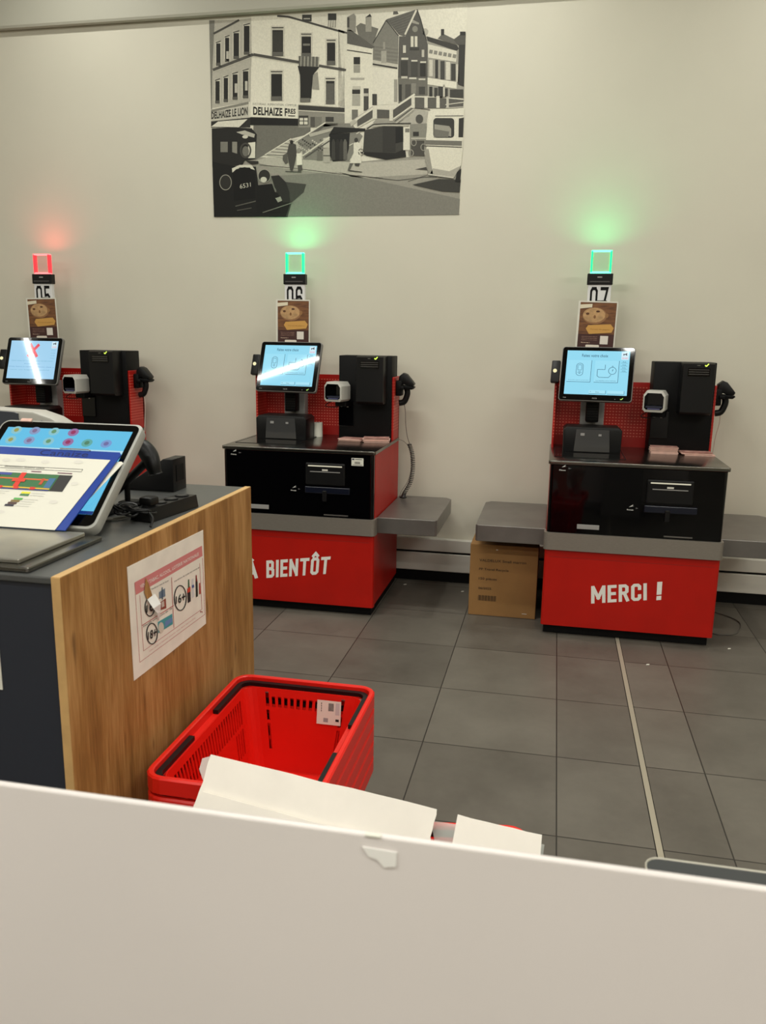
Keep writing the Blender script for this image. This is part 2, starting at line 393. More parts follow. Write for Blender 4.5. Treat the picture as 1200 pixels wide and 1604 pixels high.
def downlight(x, y, power, label, spread=120):
    t = empty('ceiling_downlight', (x, y, ZC), label, 'downlight', 'round downlights along the back wall')
    MB().cyl((0, 0, -.03), (0, 0, 0), .075, M_WHITE, n=28).build('housing', t, True)
    MB().cyl((0, 0, -.034), (0, 0, -.03), .06, M_DIFF, n=28).build('diffuser', t)
    l = bpy.data.lights.new('lamp_light', 'AREA'); l.shape = 'DISK'; l.size = .11; l.energy = power; l.color = WARM; l.spread = math.radians(spread)
    o = bpy.data.objects.new('lamp_light', l); COL.objects.link(o); o.parent = t; o.location = (0, 0, -.036)
for x in (-2.75, -.45, 1.45):
    downlight(x, 4.1, P_SPOT, 'round ceiling downlight washing the wall above the tills', 150)
downlight(-.02, 1.56, P_DOWN, 'round ceiling downlight out in the aisle before till 07')

# ------------------------------------------------------------------ wall photograph
def view(zx, zy, sc, axis, val, sgn=-1):
    def fn(u, v, lift):
        p = sight(zx + u / sc, zy + v / sc, axis, val); p = p.copy(); p[axis] += sgn * (lift + .0015 if axis == 1 else lift); return p
    return fn
def wall_photo():
    x0, x1, z0, z1 = -2.026, -.570, 2.131, 3.182
    b = MB(); b.box(x0, x1, WY - .0015, WY, z0, z1, tone(214)); ph = b.build('wall_photograph')
    tag(ph, 'large black and white street photograph printed on the wall above till 06', 'wall picture')
    A = Art(view(320, 10, 5.4545, 1, WY)); B = Art(view(530, 10, 5.714, 1, WY)); C_ = Art(view(400, 160, 6, 1, WY)); D = Art(view(560, 150, 6.6667, 1, WY)); E_ = Art(view(320, 160, 7.5, 1, WY)); Z = Art(view(310, 0, 2.7273, 1, WY))
    T = tone
    # ground and the low wall
    Z.poly([(62, 690), (270, 672), (700, 690), (970, 665), (1125, 700), (1116, 918), (76, 926)], T(150), 1)
    Z.poly([(200, 760), (600, 735), (1120, 850), (1116, 918), (380, 926)], T(128), 2)
    Z.poly([(235, 690), (300, 672), (700, 695), (980, 680), (980, 745), (700, 760), (330, 715)], T(178), 2)
    # corner building : side wall and front
    A.poly([(43, 120), (150, 118), (300, 116), (405, 100), (405, 405), (395, 815), (60, 870)], T(176), 1)
    A.poly([(43, 120), (90, 120), (70, 560), (66, 880), (60, 880)], T(120), 2)
    A.poly([(400, 85), (640, 82), (1200, 215), (1200, 870), (400, 815)], T(222), 1)
    for l in ([(80, 235), (300, 118)], [(625, 83), (720, 90), (1200, 225)]): A.line(l, 17, T(72), 3)
    A.line([(75, 545), (420, 412), (820, 480)], 24, T(78), 3); A.line([(980, 508), (1200, 545)], 22, T(78), 3)
    A.line([(78, 560), (420, 430), (820, 497)], 6, T(200), 4)
    for (x, y, w_, h_) in ((104, 310, 36, 200), (180, 262, 34, 215), (252, 222, 46, 230), (340, 160, 48, 255),
                           (97, 632, 36, 200), (168, 605, 36, 215), (244, 575, 42, 225), (332, 548, 46, 240)):
        A.rect(x - 8, y - 12, x + w_ + 8, y + h_ + 5, T(200), 3); A.rect(x, y + 8, x + w_, y + h_ - 10, T(38), 4)
        A.line([(x - 4, y + 2), (x + w_ + 4, y - 12)], 9, T(70), 4); A.rect(x - 2, y + h_ - 26, x + w_ + 2, y + h_, T(88), 5)
    for (x, y) in ((190, 385), (262, 660), (350, 640)): A.rect(x, y, x + 22, y + 80, T(185), 5)
    for (x, y, w_, h_) in ((583, 185, 92, 235), (833, 240, 80, 190), (1050, 292, 70, 205), (574, 560, 92, 240), (822, 540, 84, 270), (1042, 620, 72, 210)):
        A.rect(x - 14, y - 18, x + w_ + 14, y + h_ + 12, T(204), 2); A.rect(x, y + 20, x + w_, y + h_, T(36), 4)
        A.rect(x - 4, y - 6, x + w_ + 4, y + 3, T(66), 5); A.rect(x + 4, y + 4, x + w_ - 4, y + 19, T(190), 5); A.rect(x - 2, y + h_ - 30, x + w_ + 2, y + h_ + 8, T(96), 5)
    A.rect(845, 320, 905, 338, T(120), 6); A.rect(1044, 660, 1110, 800, T(92), 6); A.rect(585, 215, 670, 385, T(58), 5)
    A.rect(838, 72, 918, 130, T(60), 4); A.rect(850, 102, 905, 112, T(170), 5); A.rect(1058, 62, 1130, 120, T(52), 4); A.rect(1062, 120, 1126, 180, T(190), 4)
    for k in range(4): A.line([(1064 + k * 20, 122), (1058 + k * 21, 180)], 4, T(100), 5)
    # balcony with railing and its shade
    A.poly([(800, 510), (985, 520), (930, 590), (915, 790), (825, 785), (820, 590)], T(34), 6)
    A.poly([(808, 425), (985, 435), (975, 520), (812, 510)], T(112), 7); A.poly([(920, 590), (970, 560), (985, 715), (925, 710)], T(150), 3)
    for k in range(12): A.line([(815 + k * 15, 430), (812 + k * 15, 515)], 4, T(190 if k % 2 else 70), 8)
    A.rect(822, 785, 905, 820, T(110), 8)
    # fascia boards with shop name
    A.poly([(60, 885), (380, 815), (380, 835), (60, 905)], T(130), 3); A.poly([(60, 900), (382, 840), (382, 945), (62, 980)], T(196), 3)
    A.text('DELHAIZE LE LION', ((62, 905), (372, 858), (372, 930), (62, 965)), T(52), 6, .03)
    A.poly([(400, 815), (800, 830), (800, 960), (400, 946)], T(225), 4)
    A.text('SUCCURSALE . ALIMENTATION . COMPTOIR', ((415, 824), (790, 838), (790, 856), (415, 842)), T(110), 5, 0)
    A.text('DELHAIZE F', ((420, 858), (712, 872), (712, 940), (420, 928)), T(34), 6, .035); A.text('RES', ((716, 874), (782, 877), (782, 920), (716, 918)), T(34), 6, .03)
    A.line([(718, 936), (778, 938)], 8, T(34), 6)
    A.poly([(395, 948), (805, 962), (805, 1020), (395, 1015)], T(26), 5); A.poly([(60, 984), (395, 950), (395, 1036), (60, 1036)], T(46), 3)
    A.poly([(60, 1030), (120, 985), (372, 965), (300, 1034)], T(214), 6)
    A.poly([(806, 845), (1200, 870), (1200, 905), (806, 885)], T(56), 4); A.line([(806, 838), (1200, 865)], 6, T(200), 5); A.line([(806, 890), (1200, 912)], 7, T(206), 5)
    A.poly([(806, 893), (1200, 915), (1200, 1010), (990, 1036), (806, 1036)], T(138), 4)
    # brown plinth wall of the corner building
    E_.poly([(580, 268), (1100, 275), (1200, 385), (1020, 430), (700, 625), (600, 680), (560, 660)], T(112), 2)
    C_.poly([(0, 215), (420, 215), (520, 240), (520, 290), (350, 340), (90, 500), (0, 500)], T(110), 3)
    C_.rect(410, 128, 500, 218, T(60), 6); C_.rect(418, 150, 452, 212, T(210), 7); C_.rect(460, 150, 494, 212, T(210), 7); C_.rect(418, 175, 494, 182, T(60), 8)
    C_.rect(520, 140, 562, 235, T(84), 6); C_.rect(565, 140, 625, 225, T(120), 6); C_.rect(662, 140, 738, 185, T(60), 6)
    # middle white houses
    B.poly([(0, 210), (80, 240), (310, 370), (305, 540), (310, 900), (0, 1040)], T(218), 1)
    B.line([(0, 215), (80, 240)], 16, T(80), 3); B.line([(0, 555), (70, 572)], 20, T(80), 3); B.line([(78, 392), (300, 425)], 9, T(70), 3)
    B.poly([(80, 210), (110, 210), (330, 365), (300, 380), (80, 335)], T(92), 3); B.poly([(160, 180), (200, 150), (360, 200), (310, 350), (180, 260)], T(110), 2)
    B.poly([(82, 95), (140, 65), (158, 90), (158, 235), (82, 215)], T(138), 3); B.rect(80, 100, 100, 190, T(70), 4); B.rect(245, 95, 298, 230, T(150), 4); B.poly([(245, 100), (285, 68), (300, 95)], T(54), 5)
    for (x, y, w_, h_, t) in ((138, 455, 58, 65, 40), (138, 525, 58, 70, 150), (125, 745, 72, 40, 48), (125, 790, 72, 100, 165), (228, 735, 44, 200, 70), (305, 785, 42, 100, 62), (122, 925, 54, 90, 110)):
        B.rect(x, y, x + w_, y + h_, T(t), 3)
    B.rect(110, 640, 235, 660, T(168), 2); B.rect(130, 715, 202, 740, T(190), 3); B.rect(228, 780, 270, 805, T(180), 4)
    B.poly([(308, 545), (535, 565), (535, 880), (310, 880)], T(214), 2); B.poly([(310, 480), (530, 520), (530, 560), (310, 535)], T(190), 3); B.line([(308, 518), (530, 555)], 14, T(46), 4)
    # brick gable
    B.poly([(430, 125), (540, 270), (535, 520), (310, 490), (312, 330)], T(122), 2); B.line([(312, 330), (430, 125), (540, 265)], 8, T(60), 4)
    for k in range(9): B.line([(325, 345 + k * 17), (535, 375 + k * 16)], 3, T(100 if k % 2 else 140), 3)
    B.rect(385, 400, 432, 510, T(160), 4); B.rect(402, 320, 420, 385, T(150), 4)
    B.poly([(430, 118), (700, 28), (640, 240), (590, 270), (545, 255)], T(98), 3)
    for k in range(7): B.line([(460 + k * 12, 135 + k * 18), (675 - k * 9, 50 + k * 28)], 4, T(78), 4)
    B.poly([(490, 75), (495, 45), (530, 45), (540, 70)], T(90), 3)
    B.poly([(700, 25), (745, 130), (800, 340), (800, 640), (535, 640), (545, 270), (600, 270), (660, 110)], T(84), 4)
    B.line([(703, 28), (598, 255)], 16, T(206), 6); B.line([(705, 28), (735, 110), (790, 310)], 9, T(60), 6)
    B.poly([(665, 120), (725, 150), (722, 165), (660, 150)], T(150), 6); B.poly(ell(688, 205, 25, 28, 16), T(130), 6)
    for (x, y, w_, h_, t) in ((650, 270, 24, 95, 205), (685, 270, 24, 95, 205), (580, 350, 26, 70, 195), (748, 390, 22, 66, 180), (640, 370, 85, 22, 60), (560, 490, 62, 130, 58), (652, 500, 60, 125, 66), (733, 512, 50, 115, 44),
                               (565, 462, 62, 18, 200), (655, 482, 55, 14, 200), (735, 494, 52, 14, 205), (565, 628, 55, 20, 190), (635, 638, 65, 16, 196), (720, 648, 60, 14, 196)):
        B.rect(x, y, x + w_, y + h_, T(t), 7)
    B.poly([(535, 640), (800, 640), (800, 800), (560, 880), (540, 880)], T(104), 4)
    for (x, y, w_, h_, t) in ((545, 700, 24, 150, 50), (600, 700, 50, 140, 74), (655, 690, 40, 90, 130), (722, 720, 55, 70, 66), (500, 655, 30, 200, 150)): B.rect(x, y, x + w_, y + h_, T(t), 5)
    # right terrace
    B.poly([(765, 270), (800, 270), (1060, 350), (1135, 350), (1125, 850), (800, 820)], T(150), 3)
    B.poly([(790, 270), (1060, 345), (1080, 380), (1060, 400), (800, 310)], T(58), 6); B.poly([(890, 290), (935, 245), (1050, 300), (1080, 345), (980, 320)], T(96), 4)
    B.rect(920, 205, 948, 260, T(50), 5); B.poly([(1030, 300), (1110, 240), (1142, 240), (1138, 350), (1070, 350)], T(80), 5); B.rect(1090, 228, 1140, 262, T(44), 6)
    B.poly(ell(780, 230, 26, 32, 14), T(172), 4)
    B.poly([(1080, 345), (1138, 345), (1125, 720), (1070, 700)], T(52), 6)
    B.poly([(805, 340), (1060, 400), (1055, 500), (805, 460)], T(206), 5)
    for k in range(6): B.line([(815 + k * 42, 405 + k * 8), (845 + k * 42, 410 + k * 8)], 34, T(128), 6)
    for (x, y, w_, h_, t) in ((868, 480, 26, 165, 52), (915, 490, 38, 165, 66), (1010, 515, 40, 150, 62), (815, 480, 30, 150, 196), (965, 500, 36, 160, 204), (1055, 520, 24, 160, 190)): B.rect(x, y, x + w_, y + h_, T(t), 6)
    B.poly([(800, 640), (1060, 680), (1060, 740), (800, 700)], T(216), 7)
    for (x, y, w_, h_, t) in ((815, 720, 28, 90, 48), (860, 730, 30, 85, 60), (895, 720, 42, 100, 56), (955, 735, 26, 85, 62), (1000, 745, 120, 75, 62), (940, 700, 14, 120, 200)): B.rect(x, y, x + w_, y + h_, T(t), 7)
    # stone stairs and terraces
    D.poly([(600, 20), (1110, 30), (1105, 130), (600, 135)], T(90), 5)
    D.line([(600, 12), (850, 15), (1110, 40)], 12, T(214), 7); D.line([(600, 130), (760, 150)], 8, T(70), 7); D.line([(920, 95), (1110, 70)], 9, T(200), 7); D.line([(920, 130), (1110, 118)], 8, T(190), 7)
    for x in (565, 700, 825): D.rect(x, 5, x + 35, 130, T(208), 8)
    D.rect(930, 10, 955, 130, T(190), 8)
    D.poly([(600, 140), (740, 165), (720, 300), (400, 300), (560, 200)], T(170), 4); D.poly(ell(648, 245, 40, 48, 20), T(78), 5)
    D.poly([(200, 240), (370, 240), (600, 100), (600, 160), (420, 300), (150, 300)], T(150), 4)
    D.poly([(375, 150), (565, 15), (565, 95), (375, 235)], T(80), 6); D.line([(370, 140), (600, -15)], 20, T(216), 7); D.line([(375, 245), (590, 95)], 14, T(210), 7); D.line([(400, 290), (590, 140)], 8, T(200), 7); D.line([(390, 268), (590, 118)], 8, T(70), 7)
    D.rect(335, 135, 372, 265, T(206), 8); D.rect(160, 125, 205, 245, T(208), 8); D.poly([(205, 145), (335, 150), (335, 235), (205, 235)], T(84), 6); D.line([(200, 138), (340, 145)], 12, T(206), 7)
    D.poly([(0, 250), (165, 130), (165, 225), (0, 330)], T(84), 6); D.line([(-20, 258), (180, 122)], 20, T(214), 7); D.line([(-20, 345), (180, 235)], 14, T(208), 7); D.line([(-10, 400), (170, 290)], 12, T(196), 7)
    C_.poly([(95, 500), (340, 345), (400, 350), (420, 470), (260, 525)], T(190), 5)
    for k in range(6): C_.line([(110 + k * 40, 495 - k * 27), (290 + k * 22, 505 - k * 26)], 7, T(104), 6)
    C_.line([(90, 498), (340, 343)], 9, T(216), 7)
    C_.poly([(370, 380), (650, 200), (900, 200), (1010, 320), (880, 560), (450, 540), (440, 440)], T(128), 4)
    for k in range(40):
        x = 400 + (k * 37) % 240; y = 350 + (k * 53) % 110
        C_.poly([(x, y), (x + 14, y - 6), (x + 18, y + 8), (x + 3, y + 12)], T((60, 90, 190)[k % 3]), 5)
    C_.line([(370, 378), (510, 290), (660, 195)], 12, T(212), 7); C_.line([(500, 300), (540, 300), (640, 225)], 26, T(92), 6); C_.line([(440, 510), (700, 330)], 14, T(206), 7); C_.line([(470, 520), (700, 365)], 12, T(84), 7)
    C_.poly([(500, 300), (740, 240), (745, 265), (520, 330)], T(176), 8); C_.poly([(740, 235), (1035, 250), (1030, 275), (700, 300)], T(30), 9)
    C_.poly([(890, 190), (1100, 40), (1140, 60), (900, 230)], T(180), 5)
    # market stall with people in its shade
    C_.poly([(695, 300), (890, 290), (880, 440), (850, 550), (730, 560), (700, 500)], T(28), 6)
    for (x, t) in ((735, 60), (775, 40), (810, 52), (845, 96)): C_.poly([(x - 18, 545), (x - 16, 380), (x - 6, 350), (x + 6, 350), (x + 18, 380), (x + 20, 545)], T(t), 7)
    C_.poly([(640, 440), (700, 430), (705, 570), (640, 570)], T(168), 7); C_.poly([(580, 470), (630, 460), (630, 550), (580, 550)], T(110), 7); C_.rect(640, 500, 704, 510, T(90), 8)
    C_.poly([(640, 340), (700, 330), (700, 430), (640, 430)], T(190), 6)
    # walkers
    C_.poly([(318, 400), (345, 385), (385, 400), (392, 490), (368, 600), (350, 650), (330, 640), (315, 560), (300, 480)], T(70), 9); C_.poly(ell(343, 378, 16, 20, 12), T(40), 10)
    C_.poly([(262, 500), (300, 480), (310, 570), (285, 585), (260, 545)], T(88), 9)
    C_.poly([(390, 485), (435, 480), (445, 590), (390, 595)], T(224), 10); C_.poly(ell(412, 455, 20, 24, 12), T(140), 9); C_.poly([(400, 595), (440, 595), (445, 640), (405, 655)], T(80), 9)
    C_.poly([(925, 385), (965, 375), (1000, 410), (990, 470), (1000, 575), (890, 575), (925, 480)], T(214), 9); C_.poly(ell(950, 358, 18, 22, 12), T(60), 10); C_.poly([(890, 575), (920, 578), (885, 650), (868, 645)], T(96), 9)
    C_.poly([(890, 640), (1010, 655), (1000, 662), (880, 650)], T(70), 8); C_.poly([(285, 648), (440, 655), (430, 662), (285, 656)], T(74), 8); C_.line([(885, 410), (920, 390)], 10, T(200), 9); C_.poly([(935, 578), (985, 578), (975, 606), (940, 600)], T(70), 9)
    # tram rails
    C_.line([(40, 590), (400, 625), (760, 672), (1200, 718)], 5, T(78), 4); D.line([(0, 835), (420, 885), (700, 850), (830, 850)], 6, T(80), 4); D.line([(530, 895), (740, 825)], 6, T(90), 4)
    # lorries
    D.poly([(75, 360), (270, 320), (480, 325), (485, 560), (400, 600), (60, 590)], T(62), 9); D.poly([(265, 325), (400, 325), (400, 590), (265, 590)], T(50), 10); D.poly([(400, 330), (480, 325), (482, 480), (400, 500)], T(26), 11)
    D.line([(100, 345), (170, 300), (340, 293), (560, 290)], 10, T(60), 10); D.line([(150, 325), (270, 310), (540, 312)], 16, T(176), 10)
    D.rect(480, 330, 548, 570, T(214), 11); D.rect(500, 345, 545, 385, T(120), 12)
    D.poly([(20, 590), (500, 560), (510, 640), (300, 670), (100, 630)], T(34), 8)
    D.poly([(550, 300), (725, 290), (720, 620), (540, 630)], T(132), 7); D.rect(582, 378, 642, 424, T(48), 9); D.rect(560, 440, 720, 455, T(178), 9); D.poly([(560, 470), (700, 470), (700, 630), (560, 630)], T(72), 8)
    for (x, y) in ((560, 600), (690, 540), (590, 490), (40, 590)): D.ring(x, y, 26, 34, 8, T(150), 9, 14)
    D.poly([(600, 770), (720, 745), (730, 780)], T(70), 5)
    # pale coach
    D.poly([(575, 930), (850, 870), (1080, 880), (1068, 1010), (880, 1000)], T(62), 8)
    D.poly([(740, 200), (800, 150), (1118, 128), (1100, 560), (1085, 720), (1010, 850), (750, 815), (700, 600), (715, 460)], T(216), 9)
    D.poly([(700, 560), (745, 560), (790, 820), (750, 815), (708, 680)], T(150), 10); D.poly([(790, 760), (960, 790), (1085, 730), (1010, 855), (760, 815)], T(168), 10)
    D.poly(rrect(218, 205, 34, cx=903, cy=338), T(56), 11); D.poly([(805, 300), (960, 320), (980, 350), (980, 430), (805, 380)], T(150), 12); D.poly([(800, 350), (960, 378), (950, 436), (800, 436)], T(110), 13)
    D.poly([(1060, 240), (1112, 230), (1104, 436), (1056, 436)], T(50), 11); D.line([(812, 215), (1108, 212)], 8, T(96), 11); D.poly([(712, 465), (1092, 475), (1090, 525), (706, 512)], T(112), 11); D.line([(705, 525), (1092, 540)], 8, T(52), 12)
    D.poly([(1020, 900), (1040, 800), (1085, 760), (1075, 905)], T(36), 12); D.line([(740, 822), (1005, 858)], 14, T(196), 12); D.line([(740, 834), (1005, 872)], 5, T(60), 12)
    # old black car front and its shadow
    E_.poly([(880, 930), (1200, 965), (1170, 1060), (1030, 1180), (980, 1350), (760, 1350)], T(66), 4)
    E_.poly([(92, 310), (330, 298), (560, 310), (620, 380), (600, 670), (480, 690), (450, 740), (98, 760)], T(34), 8)
    E_.poly([(98, 700), (340, 750), (610, 760), (640, 1000), (980, 1100), (1010, 1200), (960, 1348), (118, 1350)], T(22), 9)
    E_.poly([(195, 468), (280, 468), (280, 590), (195, 590)], T(120), 10); E_.poly([(332, 468), (390, 468), (390, 608), (332, 590)], T(135), 10)
    E_.poly([(520, 480), (605, 470), (600, 660), (520, 660)], T(216), 10); E_.ring(490, 570, 58, 82, 20, T(70), 11); E_.poly(ell(490, 580, 40, 60, 18), T(110), 11)
    E_.poly([(380, 355), (480, 335), (600, 380), (590, 420), (440, 380)], T(180), 10); E_.poly(ell(485, 410, 34, 20, 14), T(200), 11)
    E_.poly([(330, 780), (420, 740), (560, 740), (600, 800), (480, 765), (380, 790), (335, 830)], T(208), 11)
    E_.poly([(340, 850), (420, 770), (540, 770), (598, 850), (605, 1130), (350, 1160)], T(12), 11)
    E_.ring(255, 945, 68, 88, 9, T(150), 12); E_.poly(ell(255, 945, 60, 80, 20), T(44), 11)
    E_.poly(ell(710, 870, 72, 78, 20), T(44), 11); E_.ring(710, 870, 72, 78, 8, T(160), 12); E_.poly(ell(702, 912, 38, 32, 14), T(200), 12)
    E_.poly([(790, 870), (880, 860), (960, 940), (1000, 1060), (1010, 1180), (930, 1180), (830, 1000)], T(40), 11)
    E_.poly([(620, 980), (800, 960), (880, 1180), (900, 1300), (620, 1300)], T(16), 12)
    E_.poly([(840, 1130), (900, 1110), (920, 1160), (870, 1180)], T(150), 13)
    E_.line([(370, 1225), (610, 1165)], 12, T(90), 13); E_.line([(690, 1300), (1050, 1180)], 9, T(120), 13); E_.line([(390, 1275), (560, 1245)], 9, T(90), 13)
    E_.text('6531', ((420, 968), (548, 945), (552, 995), (425, 1020)), T(196), 13, .0)
    E_.poly([(490, 690), (640, 695), (640, 725), (560, 735)], T(44), 10)
    allp = MB()
    for a in (A, B, C_, D, E_, Z):
        for i, m in enumerate(a.mb.mats):
            allp.add(a.mb.v, [f for f, k in zip(a.mb.f, a.mb.m) if k == i], m) if False else None
        off = len(allp.v); allp.v += a.mb.v
        for f, k in zip(a.mb.f, a.mb.m): allp.f.append([off + q for q in f]); allp.m.append(allp.mi(a.mb.mats[k]))
    allp.build('printed_street_scene', ph)
wall_photo()

# ------------------------------------------------------------------ self-checkout tills
RW, RH = .815, .87
def lion(a, x, y, s, m, L):
    a.poly([(x - s, y), (x - s * .9, y + s * .45), (x - s * .3, y + s * .4), (x + s * .3, y + s * .5), (x + s * .7, y + s * .95), (x + s * 1.1, y + s * .6), (x + s * .8, y + s * .2), (x + s * 1.1, y - s * .4), (x + s * .6, y - s * .5), (x + s * .3, y), (x - s * .4, y - s * .05), (x - s * .5, y - s * .5), (x - s * .9, y - s * .5), (x - s * .75, y)], m, L)
def till(ox, oy, num, word, green, label, yawdeg, dark_term):
    t = empty('self_checkout', (ox, oy, 0), label, 'self-checkout', 'self-checkout tills along the wall')
    G = 'self-checkout tills along the wall'
    # cabinet
    MB().box(.012, .800, .03, .70, 0, .056, M_BLKM, .003).build('plinth', t)
    b = MB(); b.box(0, RW, .022, .66, .056, .868, M_RED, .003); b.build('cabinet_body', t)
    b = MB(); b.prism(rrect(RW + .004, .05, .014, cx=RW / 2, cy=.018), M_RED, d=(0, 0, .39), o=(0, 0, .052)); b.build('front_panel', t, True)
    if word:
        a = Art(lambda u, v, l: (u, -.0072 - l, v), .0004)
        for s_, q in word: block_text(a, s_, q, M_LET, 1)
        a.build('lettering', t)
        MB().box(.02, RW - .02, -.0078, -.006, .405, .4065, mat('scuff', (120, 20, 12), .6)).build('scuff_mark', t)
    b = MB(); b.prism(rrect(RW + .020, .08, .022, cx=RW / 2, cy=.020), M_STEEL, d=(0, 0, .086), o=(0, 0, .444)); b.build('bumper_band', t, True)
    # black glass front
    b = MB(); b.prism(rrect(RW - .004, .06, .018, cx=RW / 2, cy=.020), M_BLKG, d=(0, 0, .332), o=(0, 0, .531))
    gl = b.build('glass_front', t, True)
    b = MB(); b.box(.455, .665, -.022, -.008, .70, .815, M_BLK, .006).box(.47, .65, -.0245, -.021, .797, .803, mat('slot_light', (235, 228, 200), .3, emit=.7)).box(.48, .64, -.0235, -.021, .768, .772, M_GREY)
    b.box(.545, .575, -.0245, -.021, .776, .784, M_WHITE); b.build('note_unit', gl)
    b = MB(); b.box(.45, .69, -.018, -.008, .655, .690, mat('coin_tray_blue', (16, 20, 34), .25), .004).box(.545, .568, -.024, -.012, .615, .672, M_BLK, .004); b.build('coin_tray', gl)
    b = MB(); b.box(.145, .25, -.0125, -.008, .555, .578, M_GREY, .001); b.build('serial_plate', gl); MB().box(.55, .68, -.0125, -.008, .54, .546, M_STEELD).build('lower_latch', gl)
    a = Art(lambda u, v, l: (u, -.0105 - l, v), .0004); wl = ink((205, 205, 200))
    a.poly([(.38, .676), (.40, .690), (.396, .682), (.404, .682)], wl).trow('Monnaie', .372, .402, .660, .667, wl).poly([(.412, .668), (.424, .672), (.412, .676)], ink((90, 90, 90)))
    a.poly([(.055, .853), (.075, .866), (.070, .858), (.078, .858)], wl).trow('Pièces', .045, .075, .836, .843, wl).poly([(.088, .845), (.104, .849), (.088, .853)], ink((90, 90, 90)))
    a.build('pictograms', gl)
    if num == '06':
        a = Art(lambda u, v, l: (u, -.0105 - l, v), .0004); a.rect(.697, .808, .760, .848, M_PAPER, 1); a.rect(.700, .838, .712, .845, ink((30, 30, 60)), 2)
        for k in range(16): a.rect(.714 + k * .0018, .818, .714 + k * .0018 + (.0011 if k % 3 else .0006), .829, ink((20, 20, 20)), 2)
        a.rect(.703, .812, .754, .814, ink((90, 90, 90)), 2).rect(.716, .840, .752, .843, ink((60, 60, 60)), 2); a.build('barcode_label', gl)
    # steel worktop with scanner glass
    b = MB(); b.prism(rrect(RW + .014, .66, .012, cx=RW / 2, cy=.318), M_STEELT, d=(0, 0, .018), o=(0, 0, .866), bev=.003); tp = b.build('worktop', t, True)
    MB().box(.02, .36, .12, .50, .884, .8856, M_GLASS, .0005).build('scanner_window', tp)
    b = MB(); b.box(.02, .36, .118, .121, .884, .8862, M_BLKM).box(.02, .36, .50, .503, .884, .8862, M_BLKM).box(.018, .021, .118, .503, .884, .8862, M_BLKM).box(.359, .362, .118, .503, .884, .8862, M_BLKM); b.build('window_frame', tp)
    # upright scanner housing
    b = MB(); o_ = rrect(.29, .13, .018, cx=.205, cy=.945)
    b.prism([(-.145 + .205, .884), (.35, .884), (.352, 1.0), (.335, 1.015), (.075, 1.015), (.058, 1.0)], M_BLK, o=(0, .33, 0), V=(0, 0, 1), d=(0, .17, 0), bev=.006)
    s_ = b.build('upright_scanner', t, True)
    b = MB(); b.prism([(.115, .89), (.295, .89), (.287, 1.004), (.123, 1.004)], mat('scanner_glass', (66, 66, 66), .05, spec=1), o=(0, .3265, 0), V=(0, 0, 1), d=(0, .003, 0)); b.build('scan_glass', s_)
    b = MB(); b.box(.145, .165, .3245, .3262, .972, .985, M_GREY); b.build('scan_mark', s_); MB().box(.235, .25, .3245, .3262, .972, .982, M_GREY).build('scan_mark', s_)
    # perforated back with folded sides
    b = MB(); b.box(0, RW, .64, .655, .86, 1.235, M_PEG).box(0, .012, .49, .655, .86, 1.235, M_PEG, .003).box(RW - .012, RW, .49, .655, .86, 1.235, M_PEG, .003)
    b.build('perforated_back', t)
    # grey mast with black hinge
    b = MB(); b.box(.145, .270, .575, .64, .885, 1.80 if False else 1.16, M_GREY, .004); b.box(.185, .245, .60, .64, 1.10, 1.66, M_BLK, .004); mast = b.build('mast', t)
    b = MB(); b.box(.172, .238, .50, .575, 1.025, 1.17, M_BLKM, .006)
    for k in range(6): b.box(.176, .234, .497, .501, 1.04 + k * .014, 1.044 + k * .014, M_BLK)
    b.build('hinge', mast, True)
    # number sign and signal lamp
    b = MB(); b.box(.137, .268, .60, .64, 1.795 - .055, 1.797, M_BLK, .003).box(.150, .252, .597, .601, 1.752, 1.758, mat('sign_slot', (70, 68, 66), .4)); b.box(.188, .212, .597, .601, 1.775, 1.781, M_GREY); hd = b.build('sign_head', t)
    b = MB(); b.box(.143, .262, .606, .634, 1.56, 1.741, M_NUM, .002); sg = b.build('number_sign', t)
    a = Art(lambda u, v, l: (u, .606 - l, v), .0005); block_text(a, num, ((.156, 1.730), (.249, 1.730), (.249, 1.600), (.156, 1.600)), M_BLKM, 1, .15, .20)
    a.build('digits', sg)
    gc = (10, 255, 130) if green else (255, 40, 48)
    em = mat('signal_' + ('green' if green else 'red'), gc, .3, emit=2.2); em2 = mat('signal_hot_' + ('green' if green else 'red'), (120, 255, 220) if green else (255, 130, 130), .3, emit=2.0)
    fr = MB()
    x0, x1, z0, z1 = .150, .256, 1.800, 1.915
    for (a0, a1, c0, c1) in ((x0, x0 + .009, z0, z1), (x1 - .009, x1, z0, z1)): fr.box(a0, a1, .604, .634, c0, c1, em, .002)
    fr.box(x0, x1, .604, .634, z1 - .008, z1, em2, .002); fr.box(x0, x1, .604, .634, z0 - .004, z0 + .007, em2, .002)
    sl = fr.build('signal_lamp', t)
    MB().box(x0 + .009, x1 - .009, .618, .622, z0 + .007, z1 - .008, mat('signal_pane_' + ('g' if green else 'r'), (150, 225, 170) if green else (235, 150, 140), .15, alpha=.18, spec=.6)).build('clear_pane', sl)
    l = bpy.data.lights.new('lamp_light', 'AREA'); l.shape = 'RECTANGLE'; l.size = .10; l.size_y = .03; l.energy = P_GLOW * (1 if green else .7)
    l.color = (.03, 1, .32) if green else (1, .10, .07); l.spread = math.radians(140)
    lo = bpy.data.objects.new('lamp_light', l); COL.objects.link(lo); lo.parent = sl; lo.location = (.203, .636, 1.922); lo.rotation_euler = (math.radians(180 - 12), 0, 0)
    # touch monitor
    mo = bpy.data.objects.new('touch_monitor', None); COL.objects.link(mo); mo.parent = t; mo.location = (.205 if num == '07' else .213, .385, 1.145); mo.rotation_euler = (math.radians(90 - 20), 0, -math.radians(yawdeg))
    W2, H2 = .370, .292
